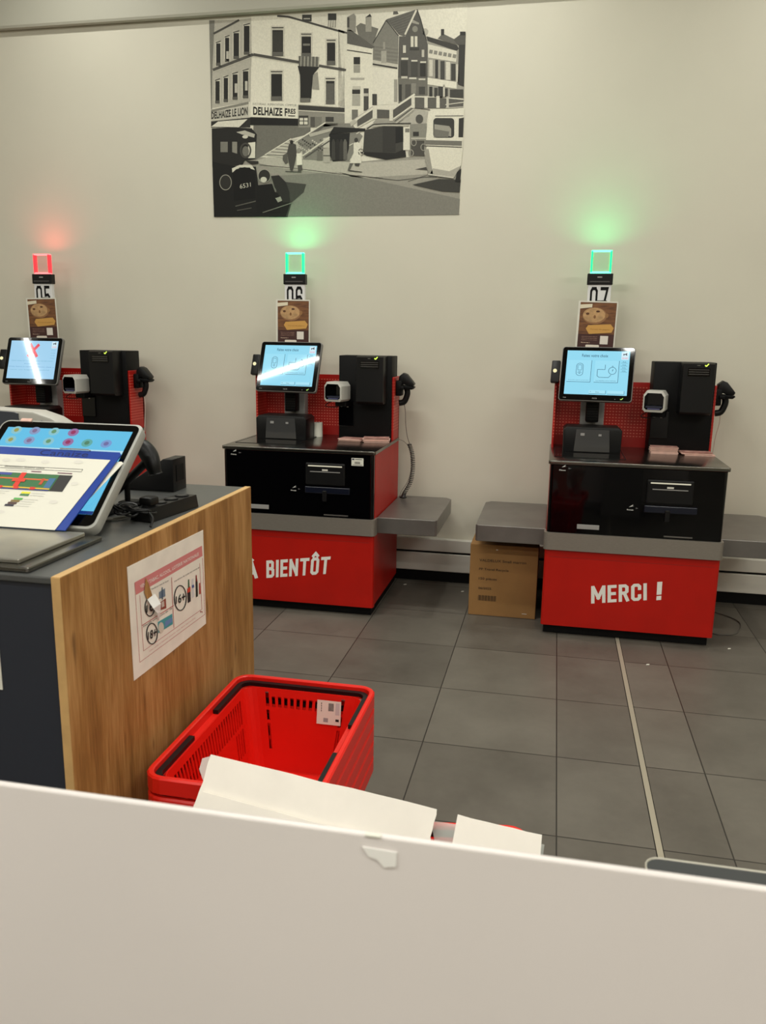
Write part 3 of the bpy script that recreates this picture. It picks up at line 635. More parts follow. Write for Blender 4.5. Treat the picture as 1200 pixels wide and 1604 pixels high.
    b = MB(); b.prism(rrect(W2, H2, .016, cy=H2 / 2), M_SILV, d=(0, 0, -.022), bev=.003); b.prism(rrect(W2 - .09, H2 - .08, .02, cy=H2 / 2), M_BLKM, o=(0, 0, -.022), d=(0, 0, -.045), bev=.006); b.build('case', mo, True)
    b = MB(); b.prism(rrect(W2 - .008, H2 - .008, .014, cy=H2 / 2), M_BLKG, d=(0, 0, .0015)); bz = b.build('bezel', mo)
    E = emit_print
    a = Art(lambda u, v, l: (u, v, .0017 + l), .0003); sw, y0, y1 = .158, .034, H2 - .022
    bg = E((150, 222, 246), .95) if num != '05' else E((166, 214, 244), .95); dk = E((52, 92, 120), .9); md = E((110, 176, 206), .9); wt = E((214, 240, 250), .95); pk = E((240, 120, 160), .9); bk = E((24, 40, 60), .9)
    a.rect(-sw, y0, sw, y1, bg, 1)
    a.rect(.116, y1 - .045, .152, y1 - .004, wt, 2); lion(a, .134, y1 - .018, .010, bk, 3); a.trow('DELHAIZE', .120, .148, y1 - .040, y1 - .034, pk, 3)
    if num != '05':
        a.trow('Faites votre choix', -.082, .050, y1 - .034, y1 - .018, dk, 2, .01)
        for (xa, xb) in ((-.150, -.030), (-.012, .108)):
            a.rect(xa, y0 + .068, xb, y1 - .052, E((160, 228, 250), .95), 2); a.line([(xa, y0 + .067), (xb, y0 + .067), (xb, y1 - .052)], .0022, dk, 3)
        # hand scanner pictogram
        p = rrect(.034, .066, .015, cx=-.088, cy=.168); a.line(p + [p[0]], .0022, dk, 4); p = rrect(.020, .028, .004, cx=-.088, cy=.178); a.line(p + [p[0]], .0018, dk, 4)
        a.line([(-.094, .156), (-.082, .156)], .002, dk, 4).line([(-.092, .147), (-.084, .147)], .003, dk, 4).rect(-.100, .151, -.076, .1522, dk, 4)
        # basket and stopwatch pictogram
        a.line([(.040, .170), (.002, .170), (.002, .136), (.012, .128), (.060, .128), (.072, .142)], .0024, dk, 4).line([(.040, .170), (.040, .196)], .0024, dk, 4)
        a.ring(.077, .164, .019, .019, .0024, dk, 4).line([(.077, .162), (.080, .172)], .003, dk, 4).line([(.073, .188), (.081, .188)], .003, dk, 4)
        a.trow('Vous avez scanné vos produits', -.143, -.037, .108, .113, dk, 4, 0).trow('Vous souhaitez scanner maintenant', -.004, .100, .108, .113, dk, 4, 0)
        for k in range(4): a.rect(.116, y1 - .064 - k * .016, .150, y1 - .063 - k * .016, dk, 2); a.trow('Aide', .124, .142, y1 - .060 - k * .016, y1 - .054 - k * .016, dk, 3, 0)
        for (xa, xb) in ((-.032, .052), (.060, .144)): a.rect(xa, y0 + .006, xb, y0 + .024, E((172, 232, 250), .95), 2); a.line([(xa, y0 + .006), (xb, y0 + .006), (xb, y0 + .024)], .0018, dk, 3)
        a.trow('Retour', .002, .020, y0 + .012, y0 + .018, dk, 3, 0).line([(-.026, y0 + .018), (-.022, y0 + .015)], .002, dk, 3)
    else:
        rd = E((238, 76, 92), .95)
        for (p, q) in (((-.030, y1 - .018), (.028, y1 - .100)), ((.032, y1 - .022), (-.036, y1 - .098))): a.line([p, q], .018, rd, 3 if p[0] < 0 else 4)
        for k, (xa, xb) in enumerate(((-.140, .135), (-.050, .055), (-.150, .150), (-.140, .120))): a.trow(('Cette caisse est momentanément fermée merci', 'de votre compréhension', 'Deze kassa is tijdelijk gesloten dank u', 'voor uw begrip en geduld')[k], xa, xb, y1 - .128 - k * .019, y1 - .121 - k * .019, md if k in (0, 3) else E((90, 150, 200), .9), 2, 0)
        for k in range(4): a.trow('Aide', .116, .146, y1 - .060 - k * .016, y1 - .056 - k * .016, md, 2, 0)
    a.build('screen', mo)
    a = Art(lambda u, v, l: (u, v, .0017 + l), .0003); g = ink((120, 120, 118)); a.trow('NCR', -.012, .012, .012, .019, g, 1, .02); a.trow('...', -.160, -.145, .013, .018, g, 1)
    if green: a.line([(.128, .016), (.132, .012), (.141, .021)], .003, E((200, 255, 120), 1), 1)
    a.line([(.10, .014), (.104, .014)], .003, g, 1); a.build('bezel_marks', mo)
    b = MB(); b.box(-.235, -.190, .098, .218, -.035, -.006, M_BLK, .006); b.cyl((-.215, .160, -.007), (-.215, .160, -.003), .010, mat('webcam_led', (255, 246, 190), .3, emit=.9)); b.build('side_module', mo, True)
    # cash and printer tower
    b = MB(); b.box(.500, .803, .48, .64, .884, 1.350, M_BLKM, .004); tw = b.build('cash_tower', t, True)
    b = MB(); b.box(.500, .590, .474, .482, .955, 1.10, M_BLKG, .003); b.box(.512, .522, .470, .476, 1.065, 1.071, M_WHITE).box(.548, .558, .470, .476, 1.063, 1.069, M_WHITE); b.build('card_slot_panel', tw)
    b = MB(); b.prism([(0, 1.105), (0, 1.345), (.015, 1.352), (.11, 1.352), (.11, 1.09), (.02, 1.09)], M_BLK, o=(.625, .37, 0), U=(0, 1, 0), V=(0, 0, 1), d=(.152, 0, 0), bev=.004); pr = b.build('receipt_printer', t, True)
    b = MB(); b.box(.648, .752, .3665, .371, 1.285, 1.325, M_BLKG)
    for k in range(3): b.box(.652, .748, .3645, .368, 1.293 + k * .011, 1.297 + k * .011, mat('slot_edge', (64, 62, 60), .4))
    b.build('receipt_slot', pr)
    a = Art(lambda u, v, l: (u, .3695 - l, v), .0005); lg = mat('arrow_led', (215, 255, 90), .3, emit=1.6)
    a.line([(.727, 1.340), (.733, 1.334), (.744, 1.347)], .005, lg, 1).line([(.69, 1.338), (.705, 1.338)], .003, ink((110, 110, 100)), 1); a.build('arrow_light', pr)
    # payment terminal on its bracket
    pt = bpy.data.objects.new('payment_terminal', None); COL.objects.link(pt); pt.parent = t; pt.location = (.497, .36, 1.100); pt.rotation_euler = (0, 0, math.radians(-14))
    b = MB(); out = [(-.056, .012), (-.044, 0), (.044, 0), (.056, .012), (.056, .085), (.04, .108), (-.04, .108), (-.056, .085)]; inn = [(x * .83, .012 + z * .78) for x, z in out]
    V_ = []
    for (pl_, yy) in ((out, .10), (out, .018), (out, 0.0), (inn, -.004), (inn, .06)):
        k_ = .96 if yy == 0.0 else 1
        V_ += [(x * k_, yy, z + (0 if yy != .10 else .0)) for x, z in pl_]
    n = 8
    def band(i, j): return [[i * n + k, i * n + (k + 1) % n, j * n + (k + 1) % n, j * n + k] for k in range(n)]
    b.add(V_, band(0, 1) + band(1, 2) + band(2, 3) + [list(range(n))], mat('terminal_shell', (186, 184, 176), .35)); b.add(V_, band(3, 4) + [[4 * n + k for k in range(n)]], M_BLKG)
    b.build('shell', pt)
    b = MB(); b.box(-.040, .040, .002, .058, .022, .030, mat('keypad', (40, 44, 60), .3), M=Matrix.Rotation(math.radians(0), 4, 'X')); b.box(-.03, .03, .0, .004, .014, .019, mat('key_light', (120, 120, 170), .4, emit=.25)); b.build('keypad', pt)
    b = MB(); b.box(-.02, .05, .06, .13, -.03, .0, M_BLKM, .004); b.tube(smooth_path([(-.03, .05, 0), (-.06, .03, -.02), (-.05, .03, -.032), (0, .06, -.033)]), .0025, M_BLKM); b.build('bracket', pt)
    # holder for the handheld scanner
    b = MB(); b.box(RW, RW + .035, .53, .60, 1.13, 1.215, M_BLKM, .006).box(RW + .02, RW + .05, .52, .61, 1.165, 1.185, M_BLKM, .005); b.build('scanner_holder', t, True)
    return t
def side_shelf(parent, x0, x1):
    b = MB(); left = x0 < 0
    c = .05
    pl_ = [(x0, .06), (x1, .06), (x1, .69), (x0, .69)]
    pl_ = ([(x0, .07), (x0 + .01, .06), (x1, .06), (x1, .70), (x0 + .03, .70), (x0, .66)] if left else [(x0, .06), (x1 - .01, .06), (x1, .07), (x1, .66), (x1 - .03, .70), (x0, .70)])
    b.prism(pl_, M_STEELD, o=(0, 0, .445), d=(0, 0, .085), bev=.003); b.build('side_shelf', parent)

q7 = [('MERCI', ((.232, .272), (.492, .307), (.499, .217), (.238, .178))), ('!', ((.540, .317), (.563, .320), (.565, .224), (.543, .220)))]
q6 = [('BIENTO^T', ((.230, .274), (.588, .322), (.578, .222), (.229, .172))), ('A`', ((.112, .256), (.180, .266), (.180, .167), (.112, .158)))]
T7 = till(0, 4.0, '07', q7, True, 'red and black self-checkout numbered 07 with MERCI ! on its front', 6, False)
side_shelf(T7, -.352, -.002); side_shelf(T7, RW + .004, 1.165)
T6 = till(-1.69, 4.03, '06', q6, True, 'red self-checkout numbered 06 with green signal lamp, partly behind the oak counter', 6, False)
side_shelf(T6, RW + .004, 1.135)
T5 = till(-3.295, 4.03, '05', None, False, 'self-checkout numbered 05 with red signal lamp and red cross on its screen', 0, False)

# cookie posters on the masts
def poster(ox, oy, which, tilt=0):
    p = empty('cookie_poster', (ox, oy, 0), 'small brown cookie poster in front of the sign of till ' + which, 'poster', 'cookie posters on the tills')
    x0, x1, z0, z1 = .100, .302, 1.39, 1.655
    M_ = Matrix.Translation((.2, 0, 1.655)) @ Matrix.Rotation(math.radians(tilt), 4, 'Y') @ Matrix.Translation((-.2, 0, -1.655))
    b = MB(); b.box(x0, x1, .578, .5805, z0, z1, M_PAPER, M=M_); s = b.build('sheet', p)
    a = Art(lambda u, v, l: M_ @ Vector((u, .578 - l, v)), .0005)
    xa, xb = x0 + .010, x1 - .006; W = xb - xa
    X = lambda f: xa + f * W; Zf = lambda f: 1.648 - f * .255
    a.rect(xa, z0 + .01, xb, z1 - .007, mat('poster_wood', (128, 84, 48), .5, c2=(92, 56, 34), nscale=14, stretch=(1, 1, 6)), 1)
    a.rect(xa, z0 + .01, xb, Zf(.64), ink((66, 34, 30)), 2)
    a.poly(ell(X(.42), Zf(.27), .062, .043), ink((150, 108, 72)), 3).poly(ell(X(.40), Zf(.255), .058, .038), mat('poster_cookie', (196, 156, 108), .6, noise=.14, nscale=60), 4)
    a.poly(ell(X(.22), Zf(.23), .009, .006), ink((92, 56, 30)), 5).poly(ell(X(.50), Zf(.18), .010, .005), ink((80, 46, 28)), 5).poly(ell(X(.42), Zf(.29), .006, .009), ink((130, 88, 52)), 5).poly(ell(X(.75), Zf(.26), .009, .012), ink((150, 108, 66)), 5)
    a.poly([(X(.20), Zf(.53)), (X(.26), Zf(.46)), (X(.88), Zf(.43)), (X(.97), Zf(.51)), (X(.92), Zf(.60)), (X(.30), Zf(.64))], ink((204, 154, 78)), 5)
    a.trow('Tentez de gagner', X(.32), X(.88), Zf(.555), Zf(.53), ink((150, 104, 46)), 6, 0); a.poly([(X(0), Zf(.05)), (X(.33), Zf(.03)), (X(.33), Zf(.10)), (X(0), Zf(.13))], ink((224, 214, 188)), 4)
    for k in range(3): a.trow(('Scannez le code et donnez', 'votre avis sur nos cookies', 'et gagnez un bon cadeau')[k], X(.10), X(.54), Zf(.70 + k * .035), Zf(.683 + k * .035), ink((190, 150, 130)), 4, 0)
    a.trow('Partagez !', X(.10), X(.34), Zf(.83), Zf(.805), ink((226, 196, 170)), 4, .02); a.poly(rrect(.38 * W, .014, .006, cx=X(.42), cy=Zf(.885)), ink((230, 220, 205)), 4)
    a.rect(X(.62), Zf(.84), X(.84), Zf(.67), ink((226, 218, 208)), 4); a.rect(X(.05), Zf(.955), X(.9), Zf(.945), ink((120, 70, 70)), 4)
    a.build('print', s)
poster(0, 4.0, '07', 1.2); poster(-1.69, 4.03, '06', .5); poster(-3.295, 4.03, '05', -1)

# handheld scanners and their leads
def hand_scanner(ox, oy, which, coiled):
    t = empty('handheld_scanner', (ox + RW, oy + .57, 1.1), 'black handheld barcode scanner hanging at the right side of till ' + which, 'barcode scanner', 'handheld scanners beside the tills')
    b = MB(); b.prism([(.002, .085), (.012, .140), (.035, .158), (.055, .150), (.085, .115), (.098, .098), (.092, .086), (.070, .082), (.04, .095)], M_BLK, o=(.005, -.03, 0), V=(0, 0, 1), d=(0, .062, 0), bev=.008); b.build('head', t, True)
    b = MB(); b.prism([(.03, .09), (.10, .083), (.103, .076), (.09, .066), (.03, .068)], M_BLKM, o=(.0, -.034, 0), V=(0, 0, 1), d=(0, .07, 0), bev=.006); b.build('collar', t, True)
    b = MB(); b.tube(smooth_path([(.055, 0, .08), (.062, 0, .05), (.056, 0, .02), (.042, 0, -.005), (.015, 0, -.012)]), .014, M_BLK, 12, rs=None, flat=1.2); b.build('handle', t, True)
    if coiled:
        b = MB(); b.tube(smooth_path([(.042, 0, -.005), (.050, .01, -.06), (.052, .02, -.13), (.060, .03, -.20), (.075, .04, -.252)]), .0022, M_CABLE)
        pts = []; path = smooth_path([(.072, .04, -.250), (.088, .045, -.30), (.094, .05, -.36), (.092, .05, -.42), (.080, .045, -.48), (.052, .03, -.535), (.046, .02, -.560)], 40)
        n = len(path)
        for i, p in enumerate(path):
            a = i / n * 2 * math.pi * 34; pts.append(p + Vector((math.cos(a) * .0115, math.sin(a) * .0115, 0)))
        fine = smooth_path(pts, 2); b.tube(fine, .0027, mat('coil_lead', (44, 41, 38), .5), 5)
        b.tube(smooth_path([(.003, .03, -.222), (.04, .04, -.235), (.075, .045, -.28), (.088, .05, -.36), (.07, .05, -.46), (.03, .04, -.53), (.025, .03, -.562)]), .0015, M_CABLE)
        b.ball((.045, .02, -.560), .014, M_BLK, (1.6, 1, .5)); b.build('lead', t, True)
    else:
        b = MB(); b.tube(smooth_path([(.042, 0, -.005), (.046, .01, -.06), (.036, .02, -.13), (.030, .02, -.21), (.028, .02, -.24)]), .0025, mat('lead_pale', (200, 190, 178), .5)); b.build('lead', t, True)
for a_ in ((0, 4.0, '07', False), (-1.69, 4.03, '06', True), (-3.295, 4.03, '05', False)): hand_scanner(*a_)

# leaflets and roll on the worktops
def stack(x, y, z, w_, d_, n, th, label, rz=0, jit=.004, group=None):
    t = empty('leaflet_stack', (x, y, z), label, 'leaflets', group, rz=math.radians(rz)); b = MB()
    for k in range(n):
        jx, jy = random.uniform(-jit, jit), random.uniform(-jit, jit)
        b.box(-w_ / 2 + jx, w_ / 2 + jx, -d_ / 2 + jy, d_ / 2 + jy, k * th, (k + .82) * th, M_PINK)
    b.build('leaflets', t)
    b = MB(); b.box(-w_ / 2, w_ / 2, -d_ / 2, d_ / 2, n * th, n * th + .0006, mat('leaflet_cover', (204, 158, 146), .6, c2=(150, 100, 92), nscale=30)); b.build('cover', t)
stack(.575, 4.45, .884, .135, .09, 10, .0035, 'taller pile of pink leaflets on till 07 left of the flat pile')
stack(.735, 4.44, .884, .15, .09, 4, .0035, 'flat fanned pile of pink leaflets at the right end of till 07', 4, .009)
stack(-1.09, 4.435, .884, .13, .09, 4, .0035, 'low pile of pink leaflets on till 06, the left one of two', -8, .006)
stack(-.955, 4.44, .884, .14, .10, 6, .0035, 'loosely fanned pink leaflets at the right corner of till 06', 10, .010)
stack(-2.66, 4.44, .884, .14, .09, 5, .0035, 'pink leaflets on till 05 before its black cash tower', 6, .008)
r = MB(); r.cyl((0, 0, 0), (0, 0, .080), .029, M_PAPER, n=28); r.cyl((0, 0, .0801), (0, 0, .081), .010, M_GREY, n=16); r = r.build('receipt_roll', None, True); r.location = (-1.33, 4.56, .884)
tag(r, 'white paper receipt roll standing on till 06 behind the scanner', 'paper roll')

# kraft box under the shelf of till 07
bx = empty('cardboard_box', (-.387, 4.206, 0), 'brown cardboard box under the left shelf of till 07', 'box')
b = MB(); b.box(0, .355, 0, .42, 0, .392, M_KRAFT, .003); cb = b.build('carton', bx)
b = MB(); b.box(-.001, .356, -.001, .0, .3925, .3935, M_KRAFT); 
a = Art(lambda u, v, l: (u, -.0005 - l, v), .0005); bi = ink((62, 42, 22))
a.trow('VALDELUX Small marron', .05, .295, .299, .313, bi, 1, .015).trow('PP Travel Recycle', .05, .205, .248, .264, bi, 1, .015).trow('150 pièces', .05, .145, .195, .212, bi, 1, .015).trow('06/2025', .05, .118, .146, .158, bi, 1, .02)
for k in range(24): a.rect(.05 + k * .004, .083, .05 + k * .004 + (.0025 if k % 4 else .0012), .113, bi, 1)
a.build('print', cb)
a = Art(lambda u, v, l: (u, -.0005 - l, v), .0008); a.rect(.135, .365, .145, .369, M_WHITE, 1).rect(.285, .025, .31, .028, M_WHITE, 1); a.build('tape_scraps', cb)

# small lead and litter on the floor
b = MB(); b.tube(smooth_path([(.83, 4.60, .003), (.95, 4.55, .003), (1.03, 4.42, .003), (.98, 4.24, .003), (.90, 4.20, .003), (.84, 4.22, .003)]), .003, mat('floor_lead', (84, 80, 74), .5)); tag(b.build('power_lead', None, True), 'thin dark lead curling on the floor right of till 07', 'cable')
for (px, py, lab) in ((1012, 1042, 'tiny white paper scrap on the tile just right of the floor joint strip'), (1140, 1017, 'tiny paper scrap on the floor right of till 07'), (632, 916, 'white paper scrap on the floor beneath the shelf of till 06'), (722, 927, 'pale paper scrap on the floor left of the brown box')):
    p = sight(px, py, 2, 0); b = MB(); b.prism([(0, 0), (.014, .004), (.017, .014), (.004, .011)], M_PAPER, d=(0, 0, .002)); o = b.build('paper_scrap'); o.location = (p.x, p.y, .0003)
    tag(o, lab, 'paper scrap')

# ------------------------------------------------------------------ service counter on the left
CX = -.93; CZ = .978; C0, C1 = 1.385, 2.43
ct = empty('service_counter', (-1.85, C0, 0), 'dark service counter with an oak end panel at the left', 'counter')
def cb_(b, name, **k):
    o = b.build(name, ct, **k); o.location = (1.85, -C0, 0); return o
cb_(MB().box(CX - .020, CX, C0, C1, 0, CZ, M_OAK, .0015), 'end_panel')
b = MB(); b.box(CX - .0195, CX - .0005, C0 - .002, C0, 0, CZ, M_OAKE).box(CX - .0195, CX - .0005, C0, C1, CZ, CZ + .0012, M_OAKE); cb_(b, 'edge_banding')
cb_(MB().box(-2.75, CX - .020, C0 + .002, C1, CZ - .016, CZ - .001, M_ANTH, .003), 'worktop')
cb_(MB().box(-2.75, CX - .024, C0 + .012, C0 + .03, .08, CZ - .018, M_NAVY, .002), 'front_panel')
cb_(MB().box(-2.75, CX - .024, C1 - .03, C1 - .012, .08, CZ - .018, M_NAVY, .002), 'back_panel')
cb_(MB().box(-2.74, CX - .03, C0 + .05, C1 - .05, 0, .08, M_BLKM), 'plinth')
nb = MB(); p0, p1 = sight(-20, 1010, 1, C0 + .0115), sight(5, 1080, 1, C0 + .0115); nb.box(p0.x, p1.x, C0 + .0095, C0 + .0115, p1.z, p0.z, M_PAPER); tag(nb.build('white_card'), 'white card on the dark front of the service counter at the far left', 'card')

# stainless scale plate
sp = empty('scale_plate', (-1.33, 1.54, CZ), 'stainless steel weighing plate lying on the dark counter top', 'scale')
b = MB(); b.prism(rrect(.64, .28, .006), M_STEELT, d=(0, 0, .010), bev=.002); b.build('tray', sp)
b = MB(); b.prism(rrect(.60, .246, .004), mat('plate_steel', (172, 166, 150), .30, metal=.6, c2=(140, 137, 128), nscale=5), o=(-.018, .008, .010), d=(0, 0, .009), bev=.002); b.build('plate', sp)

# age-limit notice on the oak panel
def notice():
    fn0 = view(190, 820, 6.414, 0, CX, 1); bx_ = [(55, 440), (818, 65), (848, 1005), (500, 1290), (125, 1580)]
    a = Art(lambda u, v, l: fn0(u, v, l + .001), .0005)
    top = [fn0(u, v, .0012) for u, v in bx_]; bot = [fn0(u, v, .0002) for u, v in bx_]
    b = MB(); n = len(bx_); b.add(top + bot, [list(range(n)), list(range(n, 2 * n))[::-1]] + [[i, (i + 1) % n, n + (i + 1) % n, n + i] for i in range(n)], mat('notice_paper', (248, 242, 230), .55, noise=.04, nscale=14))
    o = b.build('age_notice'); tag(o, 'torn age-limit notice with 16+ and 18+ signs taped to the oak panel', 'notice')
    pk = ink((216, 132, 132)); rd = ink((190, 96, 96)); bk = ink((34, 32, 32)); wl = ink((240, 226, 220)); gy = ink((90, 86, 84))
    a.poly([(128, 592), (805, 222), (812, 325), (142, 718)], pk, 1); a.text('VENTE TABAC, ALCOOL, LOTERIE NATIONALE', ((180, 618), (770, 288), (772, 325), (185, 660)), wl, 2, .02)
    a.line([(128, 595), (180, 1395), (835, 912), (812, 345)], 4, rd, 1); a.line([(180, 720), (218, 1280)], 4, rd, 1); a.line([(218, 1280), (805, 860), (782, 400)], 4, rd, 1); a.line([(498, 540), (522, 1050)], 5, rd, 2); a.line([(200, 1025), (520, 822)], 7, rd, 2)
    a.text('Interdit aux moins de 16 ans', ((296, 650), (466, 562), (468, 580), (298, 668)), gy, 2, 0); a.text('Interdiction de vente aux moins de', ((524, 575), (778, 430), (778, 446), (524, 592)), gy, 2, 0); a.text('Interdit aux moins de 18', ((210, 1024), (500, 842), (500, 860), (210, 1044)), gy, 3, 0)
    for (cx, cy, rx, ry, s_) in ((585, 748, 60, 125, '16+'), (300, 1106, 54, 104, '18+'), (278, 838, 48, 92, '16')):
        a.ring(cx, cy, rx, ry, 10, bk, 3); a.text(s_, ((cx - rx * .78, cy - 30 + 14), (cx + rx * .8, cy - 70), (cx + rx * .8, cy + 35), (cx - rx * .78, cy + 62)), bk, 4, .02)
    # pictures
    a.poly([(372, 690), (432, 650), (436, 730), (374, 758)], ink((112, 128, 146)), 2).poly([(398, 640), (406, 640), (410, 760), (400, 765)], ink((60, 84, 110)), 3).poly([(372, 800), (440, 750), (446, 850), (378, 872)], ink((150, 70, 54)), 2).poly([(395, 790), (420, 775), (425, 830), (398, 845)], ink((206, 190, 180)), 3)
    a.poly([(360, 990), (505, 905), (512, 1010), (365, 1100)], ink((76, 158, 166)), 2).poly([(430, 985), (500, 940), (502, 985), (432, 1040)], ink((110, 140, 190)), 3).poly(ell(392, 1045, 28, 55, 16), ink((214, 204, 190)), 3)
    a.poly([(655, 660), (688, 640), (692, 780), (662, 800)], ink((44, 34, 36)), 2).poly([(655, 655), (686, 630), (688, 680), (656, 700)], ink((206, 66, 46)), 3).poly([(664, 565), (676, 560), (680, 640), (664, 650)], ink((60, 96, 66)), 2)
    a.poly([(700, 560), (718, 550), (728, 735), (704, 750)], ink((214, 214, 216)), 2).poly([(702, 620), (722, 612), (724, 640), (704, 650)], ink((74, 92, 150)), 3)
    a.poly([(742, 520), (750, 518), (760, 590), (764, 730), (744, 742), (740, 600)], ink((36, 40, 34)), 2).poly([(740, 520), (750, 516), (754, 580), (744, 584)], ink((150, 40, 40)), 3).poly([(774, 600), (786, 594), (792, 705), (776, 712)], ink((186, 76, 60)), 2)
    lion(a, 798, 888, -12, ink((160, 30, 30)), 3)
    a.text('Une carte d identité pourra vous être demandée', ((275, 1275), (735, 940), (737, 955), (277, 1292)), ink((206, 140, 136)), 2, 0)
    # tear: wood shows through, paper curls down
    a.poly([(232, 545), (262, 600), (300, 725), (245, 760), (218, 690)], M_OAK, 5); a.build('print', o)
    fn1 = lambda u, v, l: fn0(u, v, l)
    b = MB(); V_ = [fn0(246, 762, .004), fn0(322, 705, .004), fn0(345, 800, .014), fn0(268, 850, .014), fn0(355, 880, .010), fn0(318, 900, .012), fn0(366, 975, .004), fn0(350, 965, .004)]
    b.add(V_, [[0, 1, 2, 3], [3, 2, 4, 5], [5, 4, 6, 7]], mat('torn_white', (240, 240, 238), .7)); b.build('torn_flap', o, solid=.0006)
notice()

# counter touch monitor
TM = math.radians(39.4)
cm = empty('counter_monitor', (-1.24, 1.686, CZ + .024), 'touch monitor lying back on the service counter behind the blue clipboard', 'monitor', rot=(TM, 0, 0))
b = MB(); b.prism(rrect(.41, .345, .022, cy=.1715), mat('case_grey', (158, 158, 152), .4), o=(0, 0, -.030), d=(0, 0, .030), bev=.004); b.build('case', cm, True)
b = MB(); b.prism(rrect(.395, .330, .018, cy=.1715), M_BLKG, d=(0, 0, .0015)); b.build('bezel', cm)
cs_, sn_ = math.cos(TM), math.sin(TM)
b = MB(); b.prism([(y * cs_ + z * sn_, -y * sn_ + z * cs_) for y, z in ((.09, -.022), (.31, -.022), (.31, -.010), (.24, .0), (.21, .130), (.13, .075))], M_BLKM, o=(-.11, 0, 0), U=(0, 1, 0), V=(0, 0, 1), d=(.22, 0, 0), bev=.004); b.build('rear_stand', cm, True)
a = Art(lambda u, v, l: (u, v, .0017 + l), .0004); E = emit_print
a.rect(-.176, .040, .184, .314, E((104, 200, 240), .9), 1); a.rect(-.176, .236, .184, .246, E((190, 232, 246), .9), 2)
a.rect(-.176, .040, .184, .05, E((20, 60, 140), .7), 2)
for k, (x, c) in enumerate(((-.146, (214, 214, 120)), (-.092, (178, 150, 196)), (-.036, (140, 204, 150)), (.020, (206, 70, 130)), (.074, (110, 178, 140)), (.128, (150, 150, 220)))):
    for y in (.303, .268):
        if y == .303 and k > 3: continue
        a.poly(ell(x, y, .015, .014, 16), E((150, 214, 226) if k in (0, 2) else tuple(int(v * .6 + q_ * .4) for v, q_ in zip(c, (104, 200, 240))), .8), 3); a.poly(ell(x, y, .007, .007, 12), E(tuple(int(v * .8) for v in c), .8), 4)
a.build('screen', cm)
b = MB(); b.box(-.150, -.118, .334, .345, .0018, .0058, M_PINK, .001); b.build('pink_tag', cm)

# clipboard and sheets leaning on the monitor
cl = empty('blue_clipboard', (-1.24, 1.686, CZ + .024), 'blue plastic clipboard leaning on the counter monitor', 'clipboard', rot=(TM, 0, 0))
M_BLUE = mat('blue_plastic', (30, 62, 150), .35)
b = MB(); b.prism([(-.215, -.020), (.146, -.020), (.192, .222), (.186, .230), (-.215, .232)], M_BLUE, o=(0, 0, .012), d=(0, 0, .003)); b.build('board', cl)
a = Art(lambda u, v, l: (u, v, .015 + l), .0004); a.trow('Canaize', -.030, .105, .209, .227, ink((14, 30, 90)), 1, .0); a.build('board_writing', cl)
b = MB(); b.tube([(.02, .2325, .017), (.10, .2325, .017), (.105, .230, .016)], .0016, M_STEEL); b.build('clip_wire', cl)
def sheet(name, label, pts, z, m, rz):
    s_ = empty(name, (-1.24, 1.686, CZ + .024), label, 'paper sheet', rot=(TM, 0, 0)); b = MB(); b.prism(pts, m, o=(0, 0, z), d=(0, 0, .0008)); return s_, b.build('sheet', s_)
s1, sm1 = sheet('printed_sheet', 'white sheet with a coloured floor plan chart on top of the blue clipboard', [(-.205, -.022), (.121, -.022), (.172, .202), (-.205, .205)], .0158, M_PAPER, 0)
a = Art(lambda u, v, l: (u, v, .0166 + l), .0004); tk = ink((60, 60, 60)); lt = ink((206, 206, 200))
# chart (page is sheared like the sheet)
def S(u, v): return u + (v - .1) * .10, v
def q(x0, y0, x1, y1, m, L=1): a.poly([S(x0, y0), S(x1, y0), S(x1, y1), S(x0, y1)], m, L)
q(-.160, .092, .090, .145, ink((48, 46, 46))); q(-.104, .094, .055, .144, ink((62, 112, 70)), 2); q(-.140, .138, -.126, .144, ink((220, 210, 60)), 3); q(-.12, .136, -.075, .144, ink((70, 80, 150)), 3)
q(-.10, .124, .045, .128, ink((216, 110, 60)), 3); q(-.118, .096, .052, .100, ink((220, 180, 60)), 3); q(-.118, .092, .052, .0945, ink((60, 70, 150)), 4)
q(-.050, .100, -.036, .146, ink((216, 60, 46)), 4); q(-.062, .116, -.026, .126, ink((216, 70, 50)), 5); q(.016, .110, .024, .130, ink((190, 80, 50)), 4); q(.034, .100, .052, .132, ink((66, 110, 150)), 4)
for x in (-.09, -.045, .0): q(x, .093, x + .014, .101, ink((214, 60, 46)), 5)
q(-.160, .158, .105, .1592, tk); q(-.160, .166, .105, .1672, tk); q(.105, .158, .106, .1672, tk)
a.text('Organisation linéaire caisse', (S(-.110, .1655), S(.002, .1655), S(.002, .161), S(-.110, .161)), tk, 2, .02)
q(-.028, .150, .0, .153, ink((120, 80, 96)), 2); q(.045, .1495, .085, .1525, ink((120, 80, 96)), 2); q(-.1, .1515, -.04, .1525, ink((120, 120, 120)), 2)
for (x, y, c) in ((-.115, .082, (214, 66, 60)), (-.122, .075, (70, 110, 170)), (-.015, .080, (226, 222, 60)), (-.015, .073, (80, 130, 90)), (-.024, .060, (96, 170, 90)), (-.028, .053, (130, 110, 60)), (-.032, .046, (84, 60, 56)), (-.036, .039, (50, 46, 60))):
    q(x, y, x + .024, y + .006, ink(c), 2); q(x + .028, y + .002, x + .065, y + .0035, lt, 2)
for (x, y) in ((-.15, .060), (-.15, .050), (-.15, .042)): q(x, y, x + .05, y + .0012, lt, 2)
for (x, y, w_) in ((-.11, .185, .012), (-.07, .188, .015), (.0, .185, .012), (.09, .19, .013), (.11, .12, .01), (.08, .06, .012), (-.05, .02, .02)): a.poly(ell(x, y, w_, .006, 10), ink((214, 211, 202)), 1)
a.build('print', sm1)
